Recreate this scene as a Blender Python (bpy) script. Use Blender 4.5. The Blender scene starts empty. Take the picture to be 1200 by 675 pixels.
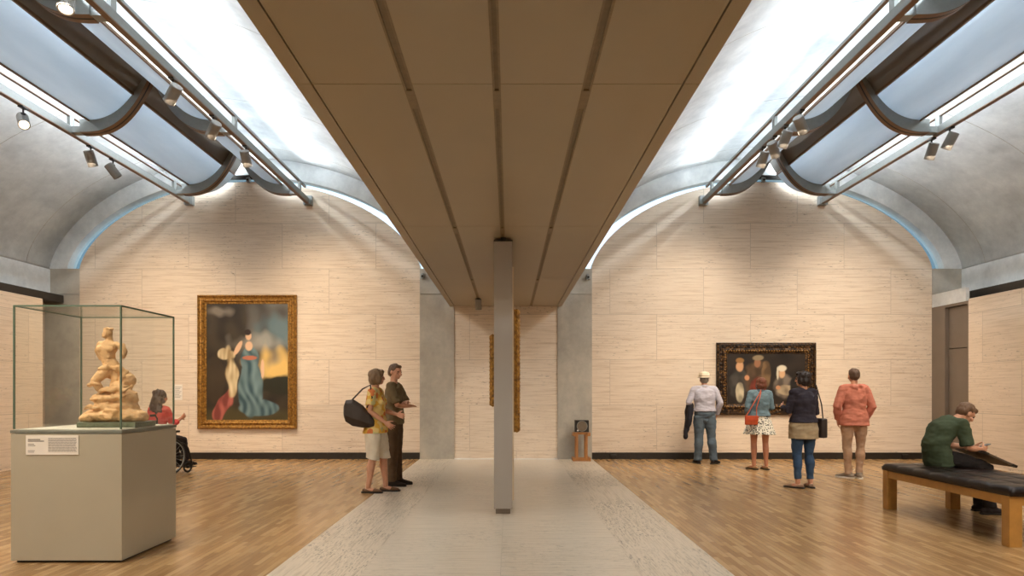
import bpy, bmesh, math, random
from mathutils import Vector, Matrix, noise
random.seed(7)
PI = math.pi
SC = bpy.context.scene
COL = SC.collection

# ------------------------------------------------------------------ helpers
def obj(name, bm, mats, parent=None, smooth=False, loc=None):
    me = bpy.data.meshes.new(name)
    bmesh.ops.recalc_face_normals(bm, faces=bm.faces[:])
    bm.to_mesh(me); bm.free()
    if not isinstance(mats, (list, tuple)): mats = [mats]
    for m in mats: me.materials.append(m)
    if smooth:
        for p in me.polygons: p.use_smooth = True
    o = bpy.data.objects.new(name, me); COL.objects.link(o)
    if parent is not None: o.parent = parent
    if loc is not None: o.location = loc
    return o

def tag(o, label, cat, group=None, kind=None):
    o['label'] = label; o['category'] = cat
    if group: o['group'] = group
    if kind: o['kind'] = kind
    return o

def thing(name, label, cat, loc=(0, 0, 0), rz=0, group=None):
    o = bpy.data.objects.new(name, None); COL.objects.link(o)
    o.empty_display_size = .1
    o.location = loc; o.rotation_euler = (0, 0, rz)
    return tag(o, label, cat, group)

def struct(name, bm, m, label, cat, smooth=False):
    o = obj(name, bm, m, None, smooth)
    return tag(o, label, cat, None, 'structure')

def box(bm, x0, x1, y0, y1, z0, z1, mi=0, bev=0):
    vs = [bm.verts.new((x, y, z)) for x in (x0, x1) for y in (y0, y1) for z in (z0, z1)]
    fs = []
    for q in ((0, 1, 3, 2), (4, 6, 7, 5), (0, 4, 5, 1), (2, 3, 7, 6), (0, 2, 6, 4), (1, 5, 7, 3)):
        f = bm.faces.new([vs[i] for i in q]); f.material_index = mi; fs.append(f)
    if bev:
        es = list({e for f in fs for e in f.edges})
        bmesh.ops.bevel(bm, geom=es, offset=bev, segments=2, profile=.6, affect='EDGES')
    return vs

def loft(bm, rings, closed=True, caps=True, mi=0):
    vr = [[bm.verts.new(p) for p in r] for r in rings]
    n = len(vr[0])
    for a, b in zip(vr, vr[1:]):
        for i in range(n if closed else n - 1):
            j = (i + 1) % n
            f = bm.faces.new((a[i], a[j], b[j], b[i])); f.material_index = mi
    if caps:
        f = bm.faces.new(vr[0][::-1]); f.material_index = mi
        f = bm.faces.new(vr[-1]); f.material_index = mi
    return vr

def frame(d, side=None):
    d = Vector(d).normalized()
    if side is None:
        side = Vector((1, 0, 0)) if abs(d.x) < .9 else Vector((0, 1, 0))
    s = Vector(side); s = (s - d * s.dot(d)).normalized()
    return s, d.cross(s)

def tube(bm, pts, rad, n=10, side=None, mi=0, round_ends=False):
    pts = [Vector(p) for p in pts]
    if not isinstance(rad, (list, tuple)): rad = [rad] * len(pts)
    rad = [r if isinstance(r, (list, tuple)) else (r, r) for r in rad]
    rings = []
    k = len(pts)
    for i, p in enumerate(pts):
        d = (pts[min(i + 1, k - 1)] - pts[max(i - 1, 0)])
        s, t = frame(d, side)
        rx, ry = rad[i]
        ring = [p + s * math.cos(a) * rx + t * math.sin(a) * ry for a in [2 * PI * q / n for q in range(n)]]
        if i == 0 and round_ends:
            dd = d.normalized(); m = min(rx, ry)
            for c in (.3, .75):
                rings.append([p - dd * m * math.sqrt(1 - c * c) * .95 + (v - p) * c for v in ring])
        rings.append(ring)
        if i == k - 1 and round_ends:
            dd = d.normalized(); m = min(rx, ry)
            for c in (.75, .3):
                rings.append([p + dd * m * math.sqrt(1 - c * c) * .95 + (v - p) * c for v in ring])
    loft(bm, rings, mi=mi)

def ell(bm, c, r, rot=None, n=12, mi=0):
    M = Matrix.Translation(c)
    if rot is not None: M = M @ (rot if isinstance(rot, Matrix) else Matrix.Rotation(rot[1], 4, rot[0]))
    if not isinstance(r, (tuple, list)): r = (r, r, r)
    M = M @ Matrix.Diagonal((r[0], r[1], r[2], 1))
    g = bmesh.ops.create_uvsphere(bm, u_segments=n + 4, v_segments=n, radius=1, matrix=M)
    for v in g['verts']:
        for f in v.link_faces: f.material_index = mi

def cyl(bm, a, b, r, n=20, r2=None, mi=0):
    tube(bm, [a, b], [r, r if r2 is None else r2], n, mi=mi)

def organic(name, bm, mat, parent=None, voxel=.008, smooth=3, disp=None):
    """union of the closed lumps in bm as ONE continuous skin"""
    me = bpy.data.meshes.new('tmp')
    bmesh.ops.recalc_face_normals(bm, faces=bm.faces[:])
    bm.to_mesh(me); bm.free()
    o = bpy.data.objects.new('tmp', me); COL.objects.link(o)
    m = o.modifiers.new('r', 'REMESH'); m.mode = 'VOXEL'; m.voxel_size = voxel; m.use_smooth_shade = True
    if smooth:
        s = o.modifiers.new('s', 'SMOOTH'); s.factor = .5; s.iterations = smooth
    dg = bpy.context.evaluated_depsgraph_get(); dg.update()
    nm = bpy.data.meshes.new_from_object(o.evaluated_get(dg))
    bpy.data.objects.remove(o); bpy.data.meshes.remove(me)
    nm.name = name
    if disp:
        amp, sx, sy, sz = disp
        nr = [v.normal.copy() for v in nm.vertices]; out = []
        for v, vn in zip(nm.vertices, nr):
            c = v.co
            q = noise.noise(Vector((c.x * sx, c.y * sy, c.z * sz))) + .5 * noise.noise(Vector((c.x * sx * 2.3 + 7, c.y * sy * 2.3, c.z * sz * 2.3)))
            out.extend(c + vn * q * amp)
        nm.vertices.foreach_set('co', out)
    nm.materials.clear(); nm.materials.append(mat)
    for p in nm.polygons: p.use_smooth = True; p.material_index = 0
    r = bpy.data.objects.new(name, nm); COL.objects.link(r)
    if parent is not None: r.parent = parent
    return r

# ------------------------------------------------------------------ materials
def srgb(r, g, b):
    f = lambda c: ((c / 255 + .055) / 1.055) ** 2.4 if c > 10 else c / 255 / 12.92
    return (f(r), f(g), f(b), 1)

class NT:
    def __init__(s, name):
        s.m = bpy.data.materials.new(name); s.m.use_nodes = True
        s.t = s.m.node_tree; s.b = s.t.nodes['Principled BSDF']; s.out = s.t.nodes['Material Output']
    def n(s, typ, **kw):
        x = s.t.nodes.new(typ)
        for k, v in kw.items():
            if k in x.inputs: x.inputs[k].default_value = v
            else: setattr(x, k, v)
        return x
    def l(s, a, b): s.t.links.new(a, b)
    def coord(s, scale=(1, 1, 1), rot=(0, 0, 0)):
        tc = s.n('ShaderNodeTexCoord'); mp = s.n('ShaderNodeMapping')
        mp.inputs['Scale'].default_value = scale; mp.inputs['Rotation'].default_value = rot
        s.l(tc.outputs['Object'], mp.inputs['Vector']); return mp.outputs[0]
    def noise(s, vec, scale, detail=4, rough=.55):
        x = s.n('ShaderNodeTexNoise'); x.inputs['Scale'].default_value = scale
        x.inputs['Detail'].default_value = detail; x.inputs['Roughness'].default_value = rough
        s.l(vec, x.inputs['Vector']); return x.outputs['Fac']
    def ramp(s, fac, stops, interp='LINEAR'):
        x = s.n('ShaderNodeValToRGB'); x.color_ramp.interpolation = interp
        e = x.color_ramp.elements
        while len(e) < len(stops): e.new(.5)
        for el, (p, c) in zip(e, stops):
            el.position = p; el.color = c if len(c) == 4 else (*c, 1)
        s.l(fac, x.inputs[0]); return x.outputs[0]
    def mix(s, fac, a, b, blend='MIX'):
        x = s.n('ShaderNodeMix', data_type='RGBA', blend_type=blend)
        for v, i in ((fac, 0), (a, 6), (b, 7)):
            if isinstance(v, (int, float, tuple)): x.inputs[i].default_value = v
            else: s.l(v, x.inputs[i])
        return x.outputs[2]
    def bump(s, h, strength=.3, dist=.01):
        x = s.n('ShaderNodeBump'); x.inputs['Strength'].default_value = strength; x.inputs['Distance'].default_value = dist
        s.l(h, x.inputs['Height']); s.l(x.outputs[0], s.b.inputs['Normal'])
    def col(s, c):
        if isinstance(c, tuple): s.b.inputs['Base Color'].default_value = c
        else: s.l(c, s.b.inputs['Base Color'])
    def set(s, **kw):
        for k, v in kw.items(): s.b.inputs[k.replace('_', ' ')].default_value = v

def plain(name, c, rough=.6, metal=0, var=.12, scale=18, bump=0, spec=.5, bscale=None):
    t = NT(name); v = t.coord()
    f = t.noise(v, scale)
    a = tuple(x * (1 - var) for x in c[:3]) + (1,); b = tuple(min(1, x * (1 + var)) for x in c[:3]) + (1,)
    t.col(t.ramp(f, [(.3, a), (.7, b)])); t.set(Roughness=rough, Metallic=metal)
    t.b.inputs['Specular IOR Level'].default_value = spec
    if bump: t.bump(t.noise(v, bscale or scale * 3, 3), bump, .004)
    return t.m

def travertine(name, base, dark, axis='xz', bw=1.92, rh=.933, z0=0.0, x0=0.0, mort=.45, pits=1.0, rough=.6, off=.5, bump=.25, fine=1.0, pt=.39, msize=.005):
    """streaky stone: u runs along the bedding, v across it"""
    t = NT(name)
    tc = t.n('ShaderNodeTexCoord'); sp = t.n('ShaderNodeSeparateXYZ'); t.l(tc.outputs['Object'], sp.inputs[0])
    cb = t.n('ShaderNodeCombineXYZ')
    ax = {'x': 0, 'y': 1, 'z': 2}
    t.l(sp.outputs[ax[axis[0]]], cb.inputs[0]); t.l(sp.outputs[ax[axis[1]]], cb.inputs[1])
    mp = t.n('ShaderNodeMapping'); mp.inputs['Location'].default_value = (-x0, -z0, 0); t.l(cb.outputs[0], mp.inputs[0])
    br = t.n('ShaderNodeTexBrick'); br.offset = off
    br.inputs['Scale'].default_value = 1; br.inputs['Brick Width'].default_value = bw; br.inputs['Row Height'].default_value = rh
    br.inputs['Mortar Size'].default_value = msize; br.inputs['Mortar Smooth'].default_value = .3
    br.inputs['Color1'].default_value = (.0, 0, 0, 1); br.inputs['Color2'].default_value = (1, 1, 1, 1); br.inputs['Mortar'].default_value = (.5, .5, .5, 1)
    t.l(mp.outputs[0], br.inputs['Vector'])
    # stretched veins, each block shifted
    m2 = t.n('ShaderNodeMapping'); m2.inputs['Scale'].default_value = (1.0 * fine, 26 * fine, 1)
    ad = t.n('ShaderNodeVectorMath', operation='MULTIPLY_ADD'); t.l(br.outputs['Color'], ad.inputs[0]); ad.inputs[1].default_value = (9.7, 3.1, 5); t.l(mp.outputs[0], ad.inputs[2])
    t.l(ad.outputs[0], m2.inputs[0])
    f = t.noise(m2.outputs[0], 1.6, 6, .6)
    m3 = t.n('ShaderNodeMapping'); m3.inputs['Scale'].default_value = (5.5 * fine, 30 * fine, 1); t.l(ad.outputs[0], m3.inputs[0])
    p = t.noise(m3.outputs[0], 1.6, 4, .65)
    big = t.noise(ad.outputs[0], .9, 2)
    c = t.ramp(f, [(.26, dark), (.5, base), (.74, tuple(min(1, q * 1.08) for q in base[:3]) + (1,))])
    pit = t.ramp(p, [(pt - .045, (1, 1, 1, 1)), (pt, (0, 0, 0, 1))])
    dens = t.ramp(big, [(.4, (.1, .1, .1, 1)), (.65, (1, 1, 1, 1))])
    pm = t.mix(1.0, pit, dens, 'MULTIPLY')
    pf = t.n('ShaderNodeMath', operation='MULTIPLY'); t.l(pm, pf.inputs[0]); pf.inputs[1].default_value = .75 * pits
    pc = tuple(q * .22 for q in dark[:3]) + (1,)
    c = t.mix(pf.outputs[0], c, pc)
    tone = t.ramp(br.outputs['Color'], [(0, (.93, .93, .93, 1)), (1, (1.0, 1, 1, 1))])
    c = t.mix(1.0, c, tone, 'MULTIPLY')
    mf = t.n('ShaderNodeMath', operation='MULTIPLY'); t.l(br.outputs['Fac'], mf.inputs[0]); mf.inputs[1].default_value = mort
    c = t.mix(mf.outputs[0], c, tuple(q * .35 for q in dark[:3]) + (1,))
    t.col(c); t.set(Roughness=rough)
    hh = t.n('ShaderNodeMath', operation='SUBTRACT'); t.l(f, hh.inputs[0]); t.l(pf.outputs[0], hh.inputs[1])
    t.bump(hh.outputs[0], bump, .004)
    return t.m

def concrete(name, c, streak=None, rough=.75):
    t = NT(name); v = t.coord()
    a = t.noise(v, 1.1, 7, .62); b = t.noise(v, 7, 5, .7); d = t.noise(t.coord(streak or (1, .25, 1)), 2.3, 5, .6)
    k = lambda q: tuple(min(1, x * q) for x in c[:3]) + (1,)
    c1 = t.ramp(a, [(.28, k(.72)), (.5, k(.96)), (.72, k(1.15))])
    c2 = t.ramp(b, [(.3, (.86, .87, .88, 1)), (.65, (1, 1, 1, 1))])
    c3 = t.ramp(d, [(.3, (.84, .85, .86, 1)), (.6, (1, 1, 1, 1))])
    cc = t.mix(1.0, t.mix(1.0, c1, c2, 'MULTIPLY'), c3, 'MULTIPLY')
    t.col(cc); t.set(Roughness=rough); t.bump(b, .12, .006)
    return t.m

M = {}
M['trav_wall'] = travertine('travertine wall', srgb(224, 207, 186), srgb(196, 172, 145), 'xz', z0=.17, x0=.15)
M['trav_side'] = travertine('travertine side wall', srgb(226, 208, 186), srgb(204, 184, 158), 'yz', z0=.05)
M['trav_mid'] = travertine('travertine floor field', srgb(208, 196, 178), srgb(168, 154, 134), 'xy', fine=1.35, pt=.415, bw=1.06, rh=30, off=0, x0=-.065, rough=.28, pits=1.0, mort=.25, msize=.003)
M['trav_edge'] = travertine('travertine floor border', srgb(208, 196, 178), srgb(162, 148, 128), 'yx', fine=1.35, pt=.45, bw=2.0, rh=30, off=0, rough=.32, pits=1.25, mort=.4, msize=.003)
M['conc'] = concrete('column concrete', srgb(184, 177, 164), (1, 1, .25))
M['vault'] = concrete('vault concrete', srgb(226, 229, 228), (1, .3, 1))
M['sof'] = plain('soffit panel', srgb(153, 137, 110), .42, .0, .03, 1.2)
M['sof_dark'] = plain('soffit groove', srgb(60, 50, 38), .7)
M['track'] = plain('soffit track metal', srgb(128, 110, 82), .5, .2)
M['alu'] = plain('anodised aluminium', srgb(142, 145, 142), .5, .3, .05)
M['alu_b'] = plain('brown edge aluminium', srgb(120, 92, 66), .45, .3, .08)
M['alu_dark'] = plain('solid reflector sheet', srgb(112, 101, 88), .5, .1, .05, 2)
M['spotcan'] = plain('spotlight can', srgb(140, 136, 130), .45, .4, .05)
M['black'] = plain('matte black', srgb(22, 20, 19), .5)
M['steel'] = plain('door steel', srgb(128, 116, 104), .4, .4, .05, 3)
M['steel_d'] = plain('dark bronze strip', srgb(46, 42, 38), .4, .3)
M['ped'] = plain('pedestal lacquer', srgb(176, 168, 148), .38, .0, .03, 2)
M['white'] = plain('white card', srgb(232, 226, 216), .6, 0, .02)
M['ink'] = plain('printed ink', srgb(110, 104, 98), .7, 0, .02)
M['part'] = plain('partition paint', srgb(168, 160, 150), .5, 0, .03, 2)
M['part_w'] = plain('partition fabric panel', srgb(214, 194, 164), .6, 0, .03, 2)  # cream of the partition's lit right side, light put into the colour
M['oak'] = plain('oak', srgb(176, 128, 62), .4, 0, .18, 6)
M['oak_d'] = plain('dark oak', srgb(160, 110, 62), .4, 0, .18, 9)
M['leather'] = plain('dark leather', srgb(23, 13, 12), .3, 0, .15, 30, .1, .3)

def wood_floor():
    t = NT('strip oak floor')
    tc = t.n('ShaderNodeTexCoord'); sp = t.n('ShaderNodeSeparateXYZ'); t.l(tc.outputs['Object'], sp.inputs[0])
    cb = t.n('ShaderNodeCombineXYZ'); t.l(sp.outputs[1], cb.inputs[0]); t.l(sp.outputs[0], cb.inputs[1])
    br = t.n('ShaderNodeTexBrick'); br.offset = .37; br.offset_frequency = 2
    for k, q in (('Scale', 1), ('Brick Width', .42), ('Row Height', .05), ('Mortar Size', .0012), ('Mortar Smooth', .2), ('Bias', 0)): br.inputs[k].default_value = q
    br.inputs['Color1'].default_value = (0, 0, 0, 1); br.inputs['Color2'].default_value = (1, 1, 1, 1); br.inputs['Mortar'].default_value = (.3, .3, .3, 1)
    t.l(cb.outputs[0], br.inputs['Vector'])
    ad = t.n('ShaderNodeVectorMath', operation='MULTIPLY_ADD'); t.l(br.outputs['Color'], ad.inputs[0]); ad.inputs[1].default_value = (5, 3, 1); t.l(cb.outputs[0], ad.inputs[2])
    mp = t.n('ShaderNodeMapping'); mp.inputs['Scale'].default_value = (3, 55, 1); t.l(ad.outputs[0], mp.inputs[0])
    g = t.noise(mp.outputs[0], 1, 4)
    c = t.ramp(br.outputs['Color'], [(0, srgb(148, 114, 74)), (.5, srgb(165, 131, 89)), (1, srgb(186, 152, 108))])
    gg = t.ramp(g, [(.3, (.86, .84, .80, 1)), (.65, (1, 1, 1, 1))])
    c = t.mix(1.0, c, gg, 'MULTIPLY')
    mf = t.n('ShaderNodeMath', operation='MULTIPLY'); t.l(br.outputs['Fac'], mf.inputs[0]); mf.inputs[1].default_value = .5
    c = t.mix(mf.outputs[0], c, srgb(70, 44, 24))
    t.col(c); t.set(Roughness=.27)
    t.bump(g, .04, .002)
    return t.m
M['wood'] = wood_floor()

def translucent_panel():
    t = NT('perforated reflector sheet')
    v = t.coord((1, .15, 1))
    f = t.noise(v, 3, 4)
    c = t.ramp(f, [(.3, srgb(196, 205, 212)), (.7, srgb(214, 221, 226))])
    d = t.n('ShaderNodeBsdfDiffuse'); t.l(c, d.inputs[0])
    tr = t.n('ShaderNodeBsdfTranslucent'); t.l(c, tr.inputs[0])
    mx = t.n('ShaderNodeMixShader'); mx.inputs[0].default_value = .42
    t.l(d.outputs[0], mx.inputs[1]); t.l(tr.outputs[0], mx.inputs[2]); t.l(mx.outputs[0], t.out.inputs[0])
    return t.m
M['perf'] = translucent_panel()

def glass(name, tint, gl=.9):
    t = NT(name)
    tr = t.n('ShaderNodeBsdfTransparent'); tr.inputs[0].default_value = tint
    g = t.n('ShaderNodeBsdfGlossy'); g.inputs['Roughness'].default_value = .02; g.inputs[0].default_value = (gl, gl, gl, 1)
    fr = t.n('ShaderNodeLayerWeight'); fr.inputs[0].default_value = .5
    pw = t.n('ShaderNodeMath', operation='POWER'); t.l(fr.outputs['Facing'], pw.inputs[0]); pw.inputs[1].default_value = 5
    ml = t.n('ShaderNodeMath', operation='MULTIPLY_ADD'); t.l(pw.outputs[0], ml.inputs[0]); ml.inputs[1].default_value = .7; ml.inputs[2].default_value = .03
    mx = t.n('ShaderNodeMixShader'); t.l(ml.outputs[0], mx.inputs[0]); t.l(tr.outputs[0], mx.inputs[1]); t.l(g.outputs[0], mx.inputs[2])
    t.l(mx.outputs[0], t.out.inputs[0]); return t.m
M['glass'] = glass('case glass', (.99, .995, .985, 1))
M['lunette'] = glass('lunette glass', (.9, .97, 1, 1))
M['glass_edge'] = plain('green glass edge', srgb(92, 112, 96), .2, 0, .05)

def emit(name, c, s):
    t = NT(name); t.set(Roughness=.4); t.b.inputs['Emission Color'].default_value = c; t.b.inputs['Emission Strength'].default_value = s
    t.col(c); return t.m
M['lamp'] = emit('lit lamp face', (1, .82, .58, 1), 3)

def gilt():
    t = NT('carved gilt frame'); v = t.coord()
    w = t.n('ShaderNodeTexVoronoi'); w.inputs['Scale'].default_value = 26; t.l(v, w.inputs['Vector'])
    n1 = t.noise(v, 22, 4)
    c = t.ramp(w.outputs['Distance'], [(0, srgb(190, 142, 66)), (.45, srgb(150, 106, 46)), (.8, srgb(116, 80, 36))])
    c = t.mix(.35, c, t.ramp(n1, [(.35, srgb(80, 52, 20)), (.65, srgb(214, 164, 78))]))
    t.col(c); t.set(Roughness=.38, Metallic=.55); t.bump(w.outputs['Distance'], .5, .012); return t.m
M['gilt'] = gilt()
def gilt2():
    t = NT('dark carved frame'); v = t.coord()
    w = t.n('ShaderNodeTexVoronoi'); w.inputs['Scale'].default_value = 20; t.l(v, w.inputs['Vector'])
    c = t.ramp(w.outputs['Distance'], [(0, srgb(150, 112, 58)), (.3, srgb(84, 58, 30)), (.7, srgb(30, 20, 13))])
    t.col(c); t.set(Roughness=.4, Metallic=.4); t.bump(w.outputs['Distance'], .8, .015); return t.m
M['gilt_dark'] = gilt2()
M['frame_black'] = plain('ebonised moulding', srgb(30, 23, 18), .35)
# ------------------------------------------------------------------ room
H = 1.39; XC = -.065; YB = 14.0; YN = -5.0
AX = (XC - 5.25, XC + 5.25)      # vault axes
SPR = 3.90; BEAM = 3.376; SOF = 3.131
HW = 4.09; RISE = 2.26
def cyc(u):                      # cycloid: u in -1..1 -> height 0..1
    a = (1 - abs(u)) * PI
    t = a ** (1 / 3) * 1.6 if a > 0 else 0
    for _ in range(30):
        d = 1 - math.cos(t)
        if d < 1e-6: t += .01; continue
        t -= (t - math.sin(t) - a) / d
        t = max(0, min(PI, t))
    return (1 - math.cos(t)) / 2
def arc(ax, hw, rise, n=48, lo=-1, hi=1):
    out = []
    for i in range(n + 1):
        w = lo + (hi - lo) * i / n
        u = math.sin(w * PI / 2)
        out.append((ax + u * hw, SPR + cyc(u) * rise))
    return out

M['rail'] = plain('grey rail aluminium', srgb(122, 124, 120), .5, .3, .05)  # rib metal darkened, shade put into the colour
# floors
M['outer'] = concrete('outer concrete', srgb(116, 136, 144))  # blue grey of the added walls that block the sky
for s, nm, lab in ((-1, 'floor', 'warm oak strip floor of the left gallery'), (1, 'floor', 'warm oak strip floor of the right gallery')):
    bm = bmesh.new()
    a, b = sorted((XC + s * 1.765, XC + s * 11.2)); box(bm, a, b, YN, YB, -.1, 0)
    struct(nm, bm, M['wood'], lab, 'floor')
bm = bmesh.new(); box(bm, XC - 1.06, XC + 1.06, YN, YB, -.1, 0)
struct('floor', bm, M['trav_mid'], 'pale travertine floor field between the two pale borders', 'floor')
for s, lab in ((-1, 'travertine floor border along the left oak floor'), (1, 'travertine floor border along the right oak floor')):
    bm = bmesh.new(); a, b = sorted((XC + s * 1.06, XC + s * 1.765)); box(bm, a, b, YN, YB, -.1, 0)
    struct('floor', bm, M['trav_edge'], lab, 'floor')

# end wall: two travertine lunettes, centre panel
for s, ax, lab in ((-1, AX[0], 'travertine end wall under the left vault, behind the portrait'), (1, AX[1], 'travertine end wall under the right vault, behind the dark painting')):
    bm = bmesh.new()
    pts = [(ax - 3.49, 0)] + arc(ax, 3.49, 1.785) + [(ax + 3.49, 0)]
    loft(bm, [[(x, YB, z) for x, z in pts], [(x, YB + .3, z) for x, z in pts]])
    struct('wall_back', bm, M['trav_wall'], lab, 'wall')
    # concrete end arch
    bm = bmesh.new()
    o = arc(ax, HW + .12, RISE + .12); i = arc(ax, 3.73, 1.89)
    rings = []
    for (xo, zo), (xi, zi) in zip(o, i):
        rings.append([(xo, YB - .02, zo), (xo, YB + .25, zo), (xi, YB + .25, zi), (xi, YB - .02, zi)])
    loft(bm, rings)
    struct('trim_1', bm, M['vault'], 'concrete arch ring at the end of the %s vault' % ('left' if s < 0 else 'right'), 'arch')
    # glass strip between arch and travertine
    bm = bmesh.new()
    o = arc(ax, 3.75, 1.91); i = arc(ax, 3.47, 1.765)
    loft(bm, [[(xo, YB + .16, zo), (xo, YB + .172, zo), (xi, YB + .172, zi), (xi, YB + .16, zi)] for (xo, zo), (xi, zi) in zip(o, i)])
    struct('window_1', bm, M['lunette'], 'curved strip of glass over the %s travertine end wall' % ('left' if s < 0 else 'right'), 'window')
bm = bmesh.new(); box(bm, XC - 1.06, XC + 1.06, YB + .02, YB + .3, 0, 3.9)
struct('wall_back', bm, M['trav_wall'], 'narrow travertine wall under the low ceiling between concrete columns', 'wall')

# concrete columns and beam ends
def column(x0, x1, lab):
    bm = bmesh.new(); box(bm, x0, x1, YB - .01, YB + .4, 0, BEAM - .006)
    struct('column', bm, M['conc'], lab, 'column')
    bm = bmesh.new(); box(bm, x0, x1, YB - .01, YB + .4, BEAM + .006, SPR)
    struct('column_head', bm, M['conc'], lab.replace('column', 'beam end above the column'), 'beam end')
column(XC - 1.765, XC - 1.06, 'grey concrete column just left of the narrow travertine wall')
column(XC + 1.06, XC + 1.765, 'grey concrete column behind the small oak stand')
column(XC - 9.45, XC - 8.745, 'grey concrete column at far left behind the glass case')
column(XC + 8.745, XC + 9.45, 'grey concrete column in the far right corner')

# vault shells with a skylight slot along the crown
for s, ax in ((-1, AX[0]), (1, AX[1])):
    nm = 'left' if s < 0 else 'right'
    bm = bmesh.new()
    for lo, hi in ((-1, -.045), (.045, 1)):
        a = arc(ax, HW, RISE, 40, lo, hi); b = arc(ax, HW + .12, RISE + .12, 40, lo, hi)
        loft(bm, [[(x, YN, z), (x, YB - .015, z), (x2, YB - .015, z2), (x2, YN, z2)] for (x, z), (x2, z2) in zip(a, b)])
    for f in bm.faces: f.smooth = True
    o = struct('ceiling', bm, M['vault'], 'pale concrete cycloid vault over the %s gallery' % nm, 'vault')
    # thin construction joints of the shell
    bm = bmesh.new()
    for y in (2.6, 5.4, 8.2, 11.0, 13.3):
        a = arc(ax, HW - .0015, RISE - .0015, 60, -1, -.06)
        for seg in (a, arc(ax, HW - .0015, RISE - .0015, 60, .06, 1)):
            loft(bm, [[(x, y - .004, z), (x, y + .004, z), (x, y + .004, z + .01), (x, y - .004, z + .01)] for x, z in seg])
    struct('ceiling_joint', bm, M['conc'], 'thin joints across the %s vault' % nm, 'joint')
    bm = bmesh.new(); box(bm, ax - .5, ax + .5, YN, YB + .2, 6.42, 6.47)  # opaque lid added to keep the sky from leaking in
    for q in (-1, 1): box(bm, ax + q * .45 - .05, ax + q * .45 + .05, YN, YB + .2, 6.16, 6.42)
    struct('skylight_cover', bm, M['white'], 'skylight cover along the crown of the %s vault' % nm, 'skylight')
    # edge beam
    bm = bmesh.new(); a, b = sorted((XC + s * 9.337, XC + s * 10.4)); box(bm, a, b, YN, YB + .3, BEAM, SPR - .012)
    struct('beam', bm, M['vault'], 'long concrete edge beam under the %s vault, by the outer wall' % nm, 'beam')
    bm = bmesh.new(); a, b = sorted((XC + s * 9.05, XC + s * 10.4)); box(bm, a, b, YN, YB - .03, 3.2, BEAM - .03)
    struct('trim_2', bm, M['steel_d'], 'dark air slot above the %s side wall' % nm, 'air slot')
    # side travertine wall
    bm = bmesh.new(); a, b = sorted((XC + s * 8.72, XC + s * 9.25)); box(bm, a, b, YN, 12.86, 0, SOF)
    struct('wall_' + nm, bm, M['trav_side'], 'travertine side wall of the %s gallery' % nm, 'wall')
    bm = bmesh.new(); a, b = sorted((XC + s * 10.4, XC + s * 10.6)); box(bm, a, b, YN, YB + .4, 0, 3.6)
    struct('wall_' + nm, bm, M['trav_side'], 'outer wall beyond the opening of the %s gallery' % nm, 'wall')
    bm = bmesh.new(); a, b = sorted((XC + s * 9.45, XC + s * 10.5)); box(bm, a, b, YB, YB + .3, 0, 3.6)
    struct('wall_back', bm, M['trav_wall'], 'end wall of the %s opening' % nm, 'wall')
    # added outside wall, blocks sky so the outer glass strip shows darker
    bm = bmesh.new(); a, b = sorted((XC + s * 9.9, XC + s * 10.3)); box(bm, a, b, YB + .45, YB + 14, 0, 10)
    struct('wall_outside', bm, M['outer'], 'outdoor concrete wall beyond the %s glass strip' % nm, 'wall')

# low ceiling between the vaults
bm = bmesh.new(); box(bm, XC - 1.15, XC + 1.15, YN, YB + .02, SOF + .03, SPR + .5)
struct('ceiling', bm, M['sof_dark'], 'channel body above the low soffit panels', 'ceiling')
M['slot'] = plain('track slot', srgb(118, 100, 74), .6)
TR = [(-.525, -.505), (0, 0), (.505, .525)]
xe = [XC - 1.052, XC - .545, XC - .535 + .035]
strips = [(-1.147, -1.058), (-1.048, -.537), (-.487, -.030), (.018, .487), (.537, 1.048), (1.058, 1.147)]
ys = [YN, .2, 3.87, 7.2, 10.6, YB]
bm = bmesh.new()
for a, b in strips:
    for y0, y1 in zip(ys, ys[1:]):
        box(bm, XC + a, XC + b, y0 + .003, y1 - .003, SOF, SOF + .03)
struct('ceiling', bm, M['sof'], 'smooth tan soffit panels between the two vaults', 'ceiling')
for cx, w, lab in ((-.512, .022, 'left of the three lighting tracks recessed in the tan soffit'), (-.006, .018, 'middle of the three lighting tracks recessed in the tan soffit'), (.512, .022, 'right of the three lighting tracks recessed in the tan soffit')):
    t = thing('lighting_track', lab, 'track', (XC + cx, YN, SOF), 0, 'soffit lighting tracks')
    bm = bmesh.new(); L = YB - YN - .02
    for q in (-1, 1): box(bm, q * w - .006, q * w + .006, 0, L, -.002, .025)
    obj('track_rail', bm, M['track'], t)
    bm = bmesh.new(); box(bm, -w, w, 0, L, .008, .028); obj('track_slot', bm, M['slot'], t)
    for y in (3.95, 7.28, 10.68):
        bm = bmesh.new(); box(bm, -w, w, y - YN, y - YN + .25, -.003, .012); obj('track_joiner', bm, M['track'], t)

# wall behind the camera
bm = bmesh.new(); box(bm, XC - 10.5, XC + 10.5, YN - .2, YN, -.1, 6.6)
struct('wall_front', bm, M['trav_wall'], 'travertine wall closing the galleries behind the viewer', 'wall')

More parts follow.
